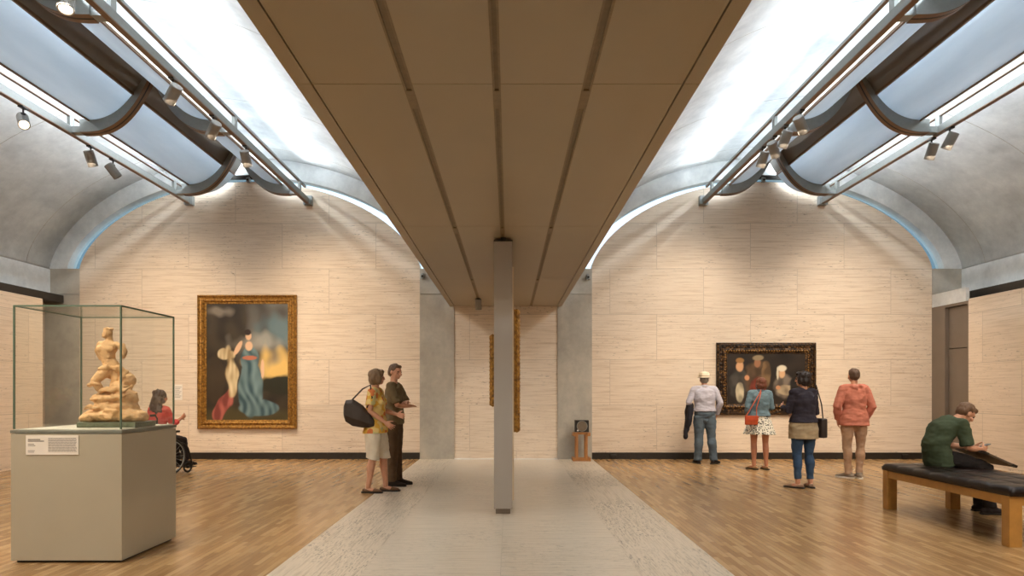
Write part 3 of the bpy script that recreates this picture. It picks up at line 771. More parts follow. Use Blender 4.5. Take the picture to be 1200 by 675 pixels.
bm = bmesh.new(); box(bm, -.10, -.07, -.097, -.09, .02, .045); obj('tag', bm, M['white'], t)

# ------------------------------------------------------------------ bench
t = thing('gallery_bench', 'oak bench with tufted black leather cushion at right', 'bench', (4.88, 7.1, 0))
bx0, bx1, by0, by1 = -.43, .43, -1.03, 1.03
for x in (bx0 - .0, bx1 - .115):
    for y in (by0, by1 - .10):
        bm = bmesh.new(); box(bm, x, x + .115, y, y + .10, 0, .455, bev=.003); obj('leg', bm, M['oak'], t)
bm = bmesh.new()
box(bm, bx0 + .01, bx0 + .05, by0 + .1, by1 - .1, .37, .45); box(bm, bx1 - .05, bx1 - .01, by0 + .1, by1 - .1, .37, .45)
obj('side_rail', bm, M['oak'], t)
bm = bmesh.new(); box(bm, bx0 + .1, bx1 - .1, by0 + .01, by0 + .05, .37, .45); box(bm, bx0 + .1, bx1 - .1, by1 - .05, by1 - .01, .37, .45)
obj('end_rail', bm, M['oak'], t)
bm = bmesh.new()
nx, ny = 42, 100
def topz(u, v):
    cu, cv = 3, 7
    d = abs(math.sin(PI * u * cu)) ** .35 * abs(math.sin(PI * v * cv)) ** .35
    du = min(u, 1 - u) * .88; dv = min(v, 1 - v) * 2.1; ed = min(1, min(du, dv) / .03)
    return .50 + .025 * d + .02 * math.sqrt(ed)
g = [[bm.verts.new((bx0 + .012 + (.86 - .005) * i / nx - .012, by0 - .02 + 2.10 * j / ny, topz(i / nx, j / ny))) for j in range(ny + 1)] for i in range(nx + 1)]
for i in range(nx):
    for j in range(ny): bm.faces.new((g[i][j], g[i + 1][j], g[i + 1][j + 1], g[i][j + 1]))
rim = [g[i][0] for i in range(nx + 1)] + [g[nx][j] for j in range(1, ny + 1)] + [g[i][ny] for i in range(nx - 1, -1, -1)] + [g[0][j] for j in range(ny - 1, 0, -1)]
low = [bm.verts.new((v.co.x, v.co.y, .455)) for v in rim]
for k in range(len(rim)):
    q = (k + 1) % len(rim); bm.faces.new((rim[k], rim[q], low[q], low[k]))
bm.faces.new(low)
obj('leather_cushion', bm, M['leather'], t, True)
bm = bmesh.new()
for a in range(1, 3):
    x = bx0 + .86 * a / 3
    tube(bm, [(x, by0, .513), (x, by1, .513)], .004, 6)
obj('seam', bm, M['black'], t)
# ------------------------------------------------------------------ people
def skin_mat(name, c): return plain(name, c, .5, 0, .05, 25)
SK = skin_mat('skin fair', srgb(206, 152, 122)); SK2 = skin_mat('skin tan', srgb(184, 126, 96))
def cloth(name, c, var=.12, bump=.3): return plain(name, c, .85, 0, var, 14, bump, .3, 35)
def hair_mat(name, c):
    t = NT(name); v = t.coord((60, 60, 8)); f = t.noise(v, 1.5, 3)
    t.col(t.ramp(f, [(.3, tuple(x * .6 for x in c[:3]) + (1,)), (.7, c)])); t.set(Roughness=.5); t.bump(f, .6, .006); return t.m

class Person:
    """local frame: faces +Y, right hand at +X, feet on z = 0"""
    def __init__(s, label, loc, rz, height=1.75, female=False, build=1.0, skin=SK, pose=None):
        s.k = height / 1.75; s.f = female; s.b = build; s.skin = skin
        s.t = thing('person', label, 'person', loc, rz, None)
        hx, sx = (.10, .165) if female else (.095, .19)
        J = dict(pelvis=(0, 0, .95), waist=(0, .0, 1.10), chest=(0, 0, 1.28), neck=(0, -.005, 1.46), head=(0, .02, 1.625),
                 shR=(sx, 0, 1.42), shL=(-sx, 0, 1.42), elR=(sx + .06, -.02, 1.15), elL=(-sx - .06, -.02, 1.15), wrR=(sx + .05, .07, .92), wrL=(-sx - .05, .07, .92),
                 hiR=(hx, 0, .91), hiL=(-hx, 0, .91), knR=(hx + .005, .015, .49), knL=(-hx - .005, .015, .49), anR=(hx + .01, -.02, .085), anL=(-hx - .01, -.02, .085))
        s.toe = dict(R=(.05, 1, 0), L=(-.05, 1, 0)); s.look = (0, 1, 0); s.hand = dict(R=None, L=None); s.curl = dict(R=.5, L=.5)
        s.upside = Vector((1, 0, 0))
        if pose:
            for a, b in pose.items():
                if a in J: J[a] = b
                else: setattr(s, a, b)
        s.J = {a: Vector(b) * s.k for a, b in J.items()}
    def torso_secs(s, g=0, lo=None, flare=0):
        J, k, b = s.J, s.k, s.b
        if s.f: R = dict(c=(.15, .10), h=(.175, .12), w=(.128, .095), ch=(.150, .11), u=(.150, .085))
        else: R = dict(c=(.14, .10), h=(.165, .115), w=(.148, .105), ch=(.172, .118), u=(.175, .088))
        d = (J['pelvis'] - J['waist']).normalized()
        P = [(J['pelvis'] + d * .07 * k, R['c']), (J['pelvis'], R['h']), (J['waist'], R['w']), (J['chest'], R['ch'])]
        up = (J['neck'] - J['chest']).normalized()
        P.append((J['neck'] - up * .065 * k, R['u']))
        P.append((J['neck'] - up * .015 * k, (.085, .06)))
        return [(p, (r[0] * b * k + g, r[1] * b * k + g)) for p, r in P]
    def loft_t(s, bm, secs, n=20):
        tube(bm, [p for p, r in secs], [r for p, r in secs], n, s.upside, round_ends=True)
    def shoulders(s, bm, g=0, r=.052):
        J, k = s.J, s.k; c = J['neck'] - Vector((0, 0, .04)) * k
        for q in 'RL':
            tube(bm, [c, (c + J['sh' + q]) / 2 + Vector((0, 0, .004)), J['sh' + q]], [.05 * k + g, .052 * k + g, r * k + g], 12, round_ends=True)
    def legseg(s, q):
        J, k = s.J, s.k; h, kn, an = J['hi' + q], J['kn' + q], J['an' + q]
        bk = Vector((0, -.012, 0)) * k
        b = s.b
        pts = [h, h.lerp(kn, .35), h.lerp(kn, .8), kn, kn.lerp(an, .28) + bk, kn.lerp(an, .7), an]
        rad = [.088 * b, .083 * b, .060 * b, .054, .057 * (b + 1) / 2, .040, .036]
        return pts, [r * k for r in rad]
    def make_hand(s, bm, q):
        J, k = s.J, s.k; w = J['wr' + q]; e = J['el' + q]
        d = s.hand[q]; d = (w - e).normalized() if d is None else Vector(d).normalized()
        sg = 1 if q == 'R' else -1
        # palm normal towards the body for hanging arms
        nrm = Vector((-sg, 0, 0)); nrm = (nrm - d * nrm.dot(d))
        if nrm.length < .2: nrm = Vector((0, 0, -1)) - d * Vector((0, 0, -1)).dot(d)
        nrm.normalize(); wid = d.cross(nrm).normalized()          # across the knuckles
        fw = Vector((0, 1, .4));
        if wid.dot(fw) < 0: wid = -wid                              # thumb side looks forward / up
        pc = w + d * .05 * k
        rings = []
        for u, hw2, ht in ((0, .024, .018), (.03, .034, .017), (.07, .041, .014), (.092, .040, .011)):
            c = w + d * u * k
            rings.append([c + wid * math.cos(a) * hw2 * k + nrm * math.sin(a) * ht * k for a in [2 * PI * i / 12 for i in range(12)]])
        loft(bm, rings)
        cu = s.curl[q]
        for i, (off, L) in enumerate(((.031, .072), (.0105, .080), (-.0105, .074), (-.031, .058))):
            p = w + d * .085 * k + wid * off * k; dd = d.copy(); pts = [p - d * .01 * k, p]
            for j, fr in enumerate((.45, .32, .25)):
                dd = (dd + nrm * cu * (.5 + .3 * j) + wid * off * 2.4).normalized(); p = p + dd * L * fr * k; pts.append(p)
            tube(bm, pts, [.0083 * k, .0083 * k, .0078 * k, .0072 * k, .006 * k], 8, round_ends=True)
        p = w + d * .025 * k + wid * .025 * k; dd = (d * .7 + wid * .75 + nrm * .25).normalized(); pts = [p]
        for fr in (.03, .028, .022):
            p = p + dd * fr * k; pts.append(p); dd = (dd + d * .3 + nrm * cu * .25).normalized()
        tube(bm, pts, [.013 * k, .0115 * k, .0095 * k, .0075 * k], 8, round_ends=True)
    def headmat(s):
        y = Vector(s.look).normalized(); z = (s.J['head'] - s.J['neck']).normalized(); z = (z - y * z.dot(y)).normalized(); x = y.cross(z)
        return Matrix(((x.x, y.x, z.x, s.J['head'].x), (x.y, y.y, z.y, s.J['head'].y), (x.z, y.z, z.z, s.J['head'].z), (0, 0, 0, 1))) @ Matrix.Scale(s.k, 4)
    def body(s, arms_bare=True):
        J, k = s.J, s.k; bm = bmesh.new()
        s.loft_t(bm, s.torso_secs(-.004)); s.shoulders(bm)
        Hm = s.headmat(); hb = Hm @ Vector((0, -.02, -.05))
        tube(bm, [J['neck'] - (J['head'] - J['neck']) * .25, J['neck'], hb], [.06 * k, .053 * k, .05 * k], 14, round_ends=True)
        if s.f: 
            fwd = (J['neck'] - J['waist']).normalized().cross(s.upside).normalized()
            for q in (-1, 1): ell(bm, J['chest'] + fwd * .085 * k + s.upside * q * .07 * k, (.06 * k, .05 * k, .06 * k))
        for q in 'RL':
            pts, rad = s.legseg(q); tube(bm, pts, rad, 14, round_ends=True)
            a = J['an' + q]; td = Vector(s.toe[q]).normalized()
            heel = a + Vector((0, 0, -.045)) * k - td * .03 * k
            tube(bm, [heel, a + Vector((0, 0, -.045)) * k + td * .06 * k, a + Vector((0, 0, -.058)) * k + td * .135 * k, a + Vector((0, 0, -.063)) * k + td * .175 * k],
                 [(.03 * k, .035 * k), (.038 * k, .032 * k), (.042 * k, .02 * k), (.03 * k, .014 * k)], 12, td.cross(Vector((0, 0, 1))), round_ends=True)
            sh, el, wr = J['sh' + q], J['el' + q], J['wr' + q]
            tube(bm, [sh, sh.lerp(el, .4), el, el.lerp(wr, .3), wr], [.05 * k, .044 * k, .036 * k, .038 * k, .024 * k], 12, round_ends=True)
            s.make_hand(bm, q)
        E = lambda c, r: ell(bm, (0, 0, 0), (1, 1, 1), Hm @ Matrix.Translation(c) @ Matrix.Diagonal((r[0], r[1], r[2], 1)))
        E((0, -.008, .025), (.075, .094, .088)); E((0, .03, -.035), (.055, .058, .068)); E((0, .055, -.075), (.028, .028, .024))      # skull, jaw, chin
        E((0, .096, -.012), (.011, .018, .026)); E((0, .104, -.026), (.015, .013, .010)); E((0, .078, .022), (.045, .018, .012))      # nose, brow
        E((0, .084, -.052), (.021, .009, .0055)); E((0, .083, -.062), (.017, .010, .006))                                            # lips
        for q in (-1, 1):
            E((q * .077, -.005, -.008), (.010, .020, .031)); E((q * .042, .062, -.03), (.022, .022, .02))                             # ears, cheeks
        organic('body', bm, s.skin, s.t, .0052 * k, 2)
        for q in (-1, 1):
            bm = bmesh.new(); ell(bm, (0, 0, 0), (1, 1, 1), Hm @ Matrix.Translation((q * .030, .080, .004)) @ Matrix.Diagonal((.0115, .0085, .0075, 1)), 8)
            obj('eye', bm, M['black'], s.t, True)
    def top(s, mat, sleeve=1.0, hem=.86, g=.018, loose=0, name='shirt', sleeve_g=.014, hoodfold=False, back_only=False):
        J, k = s.J, s.k; bm = bmesh.new()
        secs = s.torso_secs(g)
        up = (J['waist'] - J['pelvis']).normalized()
        base = J['pelvis'] + up * (hem - .95) * k
        h = secs[1][1]
        new = [(base, (h[0] + loose, h[1] + loose))]
        if (J['pelvis'] - base).dot(up) > .03: new.append((J['pelvis'], (h[0] + loose * .7, h[1] + loose * .7)))
        new += [(p, (r[0] + loose * .4, r[1] + loose * .5)) for p, r in secs[2:3]] + secs[3:]
        tube(bm, [p for p, r in new], [r for p, r in new], 22, s.upside)
        if s.f:
            fwd = (J['neck'] - J['waist']).normalized().cross(s.upside).normalized()
            for q in (-1, 1): ell(bm, J['chest'] + fwd * .09 * k + s.upside * q * .07 * k, (.068 * k, .056 * k, .07 * k))
        s.shoulders(bm, g * .75)
        for q in 'RL':
            sh, el, wr = J['sh' + q], J['el' + q], J['wr' + q]; a = sleeve_g
            if sleeve >= .99: pts, rad = [sh, sh.lerp(el, .4), el, el.lerp(wr, .5), el.lerp(wr, .93)], [.052, .05, .044, .04, .032]
            elif sleeve > .6: pts, rad = [sh, sh.lerp(el, .4), el, el.lerp(wr, .45)], [.052, .05, .045, .042]
            elif sleeve > 0: pts, rad = [sh, sh.lerp(el, .3), sh.lerp(el, min(.95, sleeve * 2))], [.054, .056, .058]
            else: pts, rad = [sh - Vector((0, 0, .0)), sh + (el - sh) * .12], [.05, .05]
            bm2 = bm; tube(bm2, pts, [r * k + a for r in rad], 14)
        if hoodfold:
            c = J['neck'] + Vector((0, -.06, .0)) * k; tube(bm, [c + Vector((-.09, .03, .01)), c + Vector((-.05, -.02, -.005)), c + Vector((0, -.035, -.02)), c + Vector((.05, -.02, -.005)), c + Vector((.09, .03, .01))], [.03, .042, .048, .042, .03], 12, round_ends=True)
        return organic(name, bm, mat, s.t, .009, 3, (.010, 7, 7, 14))
    def collar(s, mat):
        J, k = s.J, s.k; bm = bmesh.new(); up = (J['head'] - J['neck']).normalized(); c = J['neck'] + up * .005
        tube(bm, [c - up * .02, c + up * .03 * k], [.075 * k, .066 * k], 20); return organic('collar', bm, mat, s.t, .007, 2)
    def trousers(s, mat, length=.96, g=.014, loose=.0, name='trousers', waist=1.02):
        J, k = s.J, s.k; bm = bmesh.new(); b = s.b
        secs = s.torso_secs(g)[:2]; up = (J['waist'] - J['pelvis']).normalized()
        wsec = s.torso_secs(g)[2][1]; h = secs[1][1]
        tube(bm, [secs[0][0], secs[1][0], J['pelvis'] + up * (waist - .95) * k], [secs[0][1], h, ((wsec[0] + h[0]) / 2, (wsec[1] + h[1]) / 2)], 22, s.upside)
        ell(bm, J['hiR'].lerp(J['hiL'], .5) + Vector((0, 0, -.075)) * k, (.085 * k, .10 * k + g, .085 * k))
        for q in 'RL':
            pts, rad = s.legseg(q); n = len(pts); ln = length * (n - 1)
            if length > .9: pts[-1] = pts[-1] + Vector((0, 0, -.02)) * k; rad[-1] += .008 * k
            P, R = [], []
            for i in range(n):
                if i <= ln: P.append(pts[i]); R.append(rad[i] + g + loose * i / n)
                else:
                    f = ln - (i - 1)
                    if f > .05: P.append(pts[i - 1].lerp(pts[i], f)); R.append(rad[i - 1] + (rad[i] - rad[i - 1]) * f + g + loose)
                    break
            tube(bm, P, R, 16)
        return organic(name, bm, mat, s.t, .009, 3, (.010, 9, 9, 12))
    def skirt(s, mat, hem, flare=.06, name='skirt', waist=1.05):
        J, k = s.J, s.k; bm = bmesh.new(); secs = s.torso_secs(.02); h = secs[1][1]; w = secs[2][1]
        rings = []
        for z, f in ((waist, 0), (.95, 1), (.85, 1.0), (hem, 2)):
            if f == 0: rx, ry = (w[0] + h[0]) / 2, (w[1] + h[1]) / 2
            elif z > .94: rx, ry = h
            else:
                q = (.95 - z) / (.95 - hem) * flare; rx, ry = h[0] + q, h[1] + q
            rings.append([Vector((math.cos(a) * rx * (1 + .04 * (.95 - z) * 4 * math.sin(9 * a)), math.sin(a) * ry * (1 + .04 * (.95 - z) * 4 * math.sin(9 * a)), z * k)) + Vector((J['pelvis'].x, J['pelvis'].y, 0)) for a in [2 * PI * i / 40 for i in range(40)]])
        loft(bm, rings); return organic(name, bm, mat, s.t, .009, 2, (.008, 9, 9, 6))
    def shoes(s, mat, kind='shoe', sole=None):
        k = s.k
        for q in 'RL':
            a = s.J['an' + q]; td = Vector(s.toe[q]).normalized(); sd = td.cross(Vector((0, 0, 1))).normalized()
            V = lambda f, z, x=0: a + td * f * k + Vector((0, 0, z)) * k + sd * x * k
            bm = bmesh.new()
            if kind == 'shoe':
                tube(bm, [V(-.075, -.045), V(-.04, -.035), V(.02, -.03), V(.08, -.045), V(.14, -.055), V(.195, -.06)], [(.028 * k, .03 * k), (.040 * k, .045 * k), (.044 * k, .05 * k), (.047 * k, .036 * k), (.05 * k, .028 * k), (.034 * k, .02 * k)], 14, sd, round_ends=True)
                tube(bm, [V(-.015, -.05), V(-.012, .012)], .05 * k, 14)
            else:
                tube(bm, [V(.09, -.05), V(.14, -.055), V(.185, -.062)], [(.046 * k, .030 * k), (.05 * k, .026 * k), (.034 * k, .018 * k)], 12, sd, round_ends=True)
                tube(bm, [V(-.07, -.05), V(-.03, -.05), V(.05, -.06), V(.12, -.062)], [(.02 * k, .03 * k), (.038 * k, .034 * k), (.038 * k, .02 * k), (.045 * k, .02 * k)], 12, sd, round_ends=True)
            sh = organic('shoe', bm, mat, s.t, .006, 2)
            bm = bmesh.new()
            o = [(-.095, .026), (-.08, .038), (0, .040), (.09, .050), (.15, .052), (.19, .040), (.212, .02)]
            ring = [(f, x) for f, x in o] + [(f, -x) for f, x in reversed(o)]
            loft(bm, [[V(f, 0, x) * Vector((1, 1, 0)) + Vector((0, 0, a.z - .0845 * k)) for f, x in ring], [V(f, 0, x) * Vector((1, 1, 0)) + Vector((0, 0, a.z - .062 * k)) for f, x in ring]])
            obj('sole', bm, sole or M['black'], sh)
    def hair(s, mat, style='short', extra=None):
        Hm = s.headmat(); bm = bmesh.new()
        E = lambda c, r, n=12: ell(bm, (0, 0, 0), (1, 1, 1), Hm @ Matrix.Translation(c) @ Matrix.Diagonal((r[0], r[1], r[2], 1)), n)
        if style == 'short':
            E((0, -.022, .042), (.083, .098, .083)); E((0, -.05, .0), (.076, .066, .072)); E((0, .045, .078), (.058, .045, .035))
        elif style == 'bob':
            E((0, -.02, .042), (.092, .106, .090)); E((0, -.045, -.02), (.092, .078, .085)); E((0, -.04, -.07), (.082, .065, .045)); E((0, .05, .082), (.062, .05, .032))
            for q in (-1, 1): E((q * .078, .01, -.02), (.022, .045, .07))
        elif style == 'long':
            E((0, -.02, .042), (.094, .108, .092)); E((0, -.06, -.04), (.098, .075, .11)); E((0, -.075, -.14), (.105, .06, .12)); E((0, -.075, -.22), (.10, .05, .08)); E((0, .05, .082), (.062, .05, .03))
            for q in (-1, 1): E((q * .082, .0, -.06), (.026, .045, .11))
        elif style == 'curly':
            random.seed(5)
            E((0, -.025, .04), (.10, .112, .095)); E((0, -.07, -.08), (.12, .085, .14)); E((0, -.08, -.18), (.13, .07, .12)); E((-.05, -.07, -.25), (.10, .06, .08))
            for _ in range(60):
                a = random.uniform(PI * .95, PI * 2.05); z = random.uniform(-.29, .10); r = .10 + .04 * min(1, (.1 - z) * 4)
                E((math.cos(a) * r, -.03 + math.sin(a) * r * .8, z), (.024, .024, .034), 7)
        return organic('hair', bm, mat, s.t, .006, 2, (.010, 18, 18, 9))
    def W(s, p): return s.t.matrix_world @ Vector(p)

def place(o, t): o.location = t.location; o.rotation_euler = t.rotation_euler
def bag(name, label, cat, t, parts):
    e = thing(name, label, cat, tuple(t.location), t.rotation_euler.z)
    return e

# 1 man with a cream hat, seen from behind
p = Person('man from behind in pale shirt, jeans and cream hat facing the dark painting', (3.75, 13.10, 0), -.12, 1.76, build=1.08,
           pose=dict(knR=(.13, .01, .49), anR=(.17, -.03, .085), hiR=(.1, 0, .91), anL=(-.12, .03, .085), elL=(-.30, -.03, 1.17), wrL=(-.22, .15, 1.03), elR=(.29, -.04, 1.16), wrR=(.235, .06, .92), toe=dict(R=(.75, 1, 0), L=(-.2, 1, 0)), head=(.0, .03, 1.60), curl=dict(R=.8, L=.9)))
p.body(); p.hair(hair_mat('grey hair', srgb(150, 142, 130)), 'short')
p.top(cloth('lavender shirt', srgb(178, 176, 188), .05, .5), 1.0, 1.0, .022, .012, 'shirt'); p.collar(cloth('shirt collar', srgb(182, 180, 192), .04)); p.trousers(cloth('blue grey jeans', srgb(84, 98, 110)), 1.0, .020, .016)
p.shoes(cloth('black shoe leather', srgb(24, 22, 22)))
bm = bmesh.new()
J = p.J; c = J['pelvis'] + Vector((0, 0, .068)); 
loft(bm, [[c + Vector((math.cos(a) * r1, math.sin(a) * r2, z)) for a in [2 * PI * i / 40 for i in range(40)]] for z, r1, r2 in ((-.018, .196, .142), (.018, .194, .140))]); obj('belt', bm, M['black'], p.t)
Hm = p.headmat(); bm = bmesh.new(); rings = []
for r, z in ((.128, .045), (.132, .05), (.100, .066), (.098, .10), (.092, .135), (.075, .155), (.03, .162), (.005, .163)):
    rings.append([Hm @ Vector((math.cos(a) * r, -.01 + math.sin(a) * r * 1.12, z - .005)) for a in [2 * PI * i / 36 for i in range(36)]])
loft(bm, rings); hat = obj('hat', bm, cloth('cream hat', srgb(226, 212, 188), .03), p.t, True)
bm = bmesh.new(); loft(bm, [[Hm @ Vector((math.cos(a) * r, -.01 + math.sin(a) * r * 1.12, z)) for a in [2 * PI * i / 36 for i in range(36)]] for r, z in ((.1015, .062), (.1015, .085))], caps=False); obj('hat_band', bm, cloth('hat band', srgb(190, 172, 144), .03), hat, True)
e = thing('folded_jacket', 'dark jacket draped over the left forearm of the man in the cream hat', 'jacket', tuple(p.t.location), p.t.rotation_euler.z)
bm = bmesh.new()
w = p.J['wrL']; el = p.J['elL']; m = w.lerp(el, .5)
rings = []
for z, hx, hy, dx in ((.05, .05, .10, 0), (.0, .075, .135, -.0), (-.15, .07, .15, -.02), (-.32, .06, .155, -.04), (-.47, .05, .12, -.06), (-.52, .03, .08, -.07)):
    rings.append([m + Vector((dx + math.cos(a) * hx * (1 + .15 * math.sin(5 * a + z * 9)), math.sin(a) * hy, z)) for a in [2 * PI * i / 28 for i in range(28)]])
loft(bm, rings); tube(bm, [m + Vector((-.05, -.05, -.3)), m + Vector((-.09, -.07, -.48)), m + Vector((-.10, -.08, -.60))], [.05, .05, .04], 12, round_ends=True)
organic('jacket_cloth', bm, cloth('dark navy jacket', srgb(38, 38, 46)), e, .010, 2, (.02, 9, 9, 5))

# 2 woman in denim jacket
p = Person('woman from behind in denim jacket and patterned skirt with an orange bag', (4.46, 12.14, 0), -.10, 1.66, True, 1.0, SK2,
           pose=dict(elR=(.22, .02, 1.16), wrR=(.12, .22, 1.10), elL=(-.23, -.03, 1.16), wrL=(-.20, .05, .94), head=(.03, .02, 1.60), look=(.35, 1, .0), toe=dict(R=(-.1, 1, 0), L=(-.5, 1, 0))))
p.body(); p.hair(hair_mat('auburn hair', srgb(112, 64, 44)), 'bob')
def print_cloth():
    t = NT('white cloth with dark leaf print'); v = t.coord(); w = t.n('ShaderNodeTexVoronoi'); w.inputs['Scale'].default_value = 34; t.l(v, w.inputs['Vector'])
    t.col(t.ramp(w.outputs['Distance'], [(.36, srgb(66, 70, 66)), (.46, srgb(218, 214, 200))])); t.set(Roughness=.85); return t.m
p.skirt(print_cloth(), .66, .09); p.top(cloth('denim', srgb(96, 118, 128), .15), 1.0, 1.0, .022, .012, 'jacket'); p.collar(cloth('denim collar', srgb(92, 112, 124)))
p.shoes(cloth('tan sandal', srgb(150, 116, 80)), 'sandal')
e = thing('shoulder_bag', 'small orange shoulder bag hanging at the denim jacket woman\'s left hip', 'bag', tuple(p.t.location), p.t.rotation_euler.z)
bm = bmesh.new(); box(bm, -.30, -.08, -.215, -.15, .80, .96, bev=.02); o = obj('bag_body', bm, plain('orange leather', srgb(196, 84, 42), .45), e, True)
bm = bmesh.new(); box(bm, -.302, -.078, -.222, -.205, .87, .962, bev=.006); obj('bag_flap', bm, plain('orange leather flap', srgb(182, 72, 36), .45), e)
bm = bmesh.new(); tube(bm, [(-.28, -.18, .955), (-.19, -.165, 1.10), (-.10, -.145, 1.25), (-.03, -.115, 1.36), (.03, -.02, 1.455)], .008, 8); tube(bm, [(-.10, -.18, .955), (-.10, -.17, 1.10), (-.04, -.145, 1.27), (.03, -.02, 1.455)], .008, 8); obj('strap', bm, plain('orange strap', srgb(186, 84, 44), .5), e)

# 3 woman in navy jacket and jeans
p = Person('woman in navy cardigan over beige tunic and blue jeans, hands raised', (4.24, 9.83, 0), .25, 1.68, True, 1.06, SK,
           pose=dict(elL=(-.24, .04, 1.15), wrL=(-.16, .27, 1.20), elR=(.23, .02, 1.12), wrR=(.10, .22, 1.08), look=(-.6, 1, .0), toe=dict(R=(.3, 1, 0), L=(-.6, 1, 0))))
p.body(); p.hair(hair_mat('dark hair', srgb(44, 32, 28)), 'bob')
p.trousers(cloth('blue jeans', srgb(58, 82, 112)), .92, .010); p.top(cloth('beige tunic', srgb(172, 154, 124)), 0, .74, .016, .03, 'tunic'); p.top(cloth('navy cardigan', srgb(52, 48, 58)), 1.0, .98, .034, .012, 'cardigan')
p.shoes(cloth('tan flats', srgb(150, 122, 98)), 'sandal')
e = thing('handbag', 'dark handbag hanging at the right hip of the navy cardigan woman', 'bag', tuple(p.t.location), p.t.rotation_euler.z)
bm = bmesh.new(); box(bm, .20, .30, -.14, .12, .72, 1.0, bev=.025); obj('bag_body', bm, plain('dark brown leather', srgb(52, 42, 40), .5), e, True)
bm = bmesh.new(); tube(bm, [(.25, -.10, .98), (.24, -.08, 1.2), (.18, -.045, 1.475), (.235, .05, 1.2), (.25, .08, .98)], .009, 8); obj('strap', bm, plain('dark strap', srgb(46, 38, 36), .5), e)

# 4 person in coral hoodie
p = Person('person from behind in coral hoodie and grey-beige trousers, alone near the right wall', (5.52, 10.92, 0), -.05, 1.76, True, 1.02, SK,
           pose=dict(elL=(-.27, -.02, 1.14), wrL=(-.22, .08, .92), elR=(.27, -.02, 1.14), wrR=(.21, .09, .93), toe=dict(R=(.15, 1, 0), L=(-.7, 1, 0)), anR=(.07, -.02, .085), anL=(-.09, .0, .085)))
p.body(); p.hair(hair_mat('short brown hair', srgb(92, 68, 52)), 'short')
p.trousers(cloth('grey beige trousers', srgb(176, 144, 118)), 1.0, .012); p.top(cloth('coral hoodie', srgb(190, 118, 98)), 1.0, .84, .034, .02, 'hoodie', .024, True)
p.shoes(cloth('grey sneaker', srgb(136, 122, 108)), 'shoe', M['white'])

# 5 floral woman of the couple, facing right
p = Person('woman in yellow floral top and white knee shorts beside the man in olive', (-1.84, 9.42, 0), -PI / 2 - .1, 1.70, True, 1.0, SK,
           pose=dict(elL=(-.20, .03, 1.16), wrL=(-.14, .27, 1.10), elR=(.20, -.02, 1.15), wrR=(.16, .18, 1.0), look=(-.5, 1, .0), anL=(-.09, .12, .085), knL=(-.095, .09, .49), anR=(.09, -.08, .085), knR=(.095, -.01, .49)))
p.body(); p.hair(hair_mat('grey brown hair', srgb(138, 112, 84)), 'bob')
def floral():
    t = NT('yellow floral cloth'); v = t.coord(); w = t.n('ShaderNodeTexVoronoi'); w.inputs['Scale'].default_value = 16; t.l(v, w.inputs['Vector'])
    c = t.ramp(w.outputs['Color'], [(.15, srgb(226, 200, 128)), (.4, srgb(222, 176, 70)), (.6, srgb(214, 122, 66)), (.8, srgb(196, 190, 132))], 'CONSTANT'); t.col(c); t.set(Roughness=.85); return t.m
p.trousers(cloth('white shorts', srgb(224, 214, 194), .05), .52, .03, .02, 'shorts'); p.top(floral(), .35, .84, .022, .03, 'blouse')
p.shoes(cloth('brown flats', srgb(112, 84, 62)), 'sandal')
e = thing('shoulder_bag', 'large dark brown tote hanging behind the floral top woman', 'bag', tuple(p.t.location), p.t.rotation_euler.z)
bm = bmesh.new(); rings = []
for y, z0, z1, hx in ((-.38, 1.05, 1.20, .03), (-.35, .98, 1.27, .06), (-.25, .92, 1.28, .075), (-.12, .90, 1.20, .075), (-.02, .90, 1.08, .06), (.04, .92, 1.0, .03)):
    rings.append([(.20 + hx * c_, y, z0 + (z1 - z0) * q) for c_, q in ((-.6, 0), (.6, 0), (1, .3), (.8, .85), (.3, 1), (-.3, 1), (-.8, .85), (-1, .3))])
loft(bm, rings); organic('bag_body', bm, plain('brown black leather', srgb(50, 38, 30), .5), e, .009, 3)
bm = bmesh.new(); tube(bm, [(.20, -.30, 1.24), (.205, -.12, 1.42), (.18, -.02, 1.475), (.23, .02, 1.3), (.20, -.06, 1.17)], .011, 8); obj('strap', bm, plain('bag strap', srgb(50, 38, 30), .5), e)

# 6 man in olive, arms folded
p = Person('man in olive T-shirt and dark trousers with folded arms behind the floral woman', (-1.70, 10.1, 0), -PI / 2 - .12, 1.80, False, 1.0, SK,
           pose=dict(elL=(-.23, .11, 1.17), wrL=(.03, .205, 1.20), elR=(.24, .12, 1.15), wrR=(-.04, .235, 1.14), hand=dict(R=(-1, -.15, .1), L=(1, -.1, 0)), look=(.5, 1, -.05), anL=(-.1, .03, .085), anR=(.11, .0, .085)))
p.body(); p.hair(hair_mat('brown hair', srgb(104, 78, 56)), 'short')
p.trousers(cloth('dark brown trousers', srgb(92, 72, 52)), 1.0, .018, .012); p.top(cloth('olive shirt', srgb(120, 104, 76)), .45, .88, .022, .012, 'shirt')
p.shoes(cloth('dark shoes', srgb(52, 44, 38)))

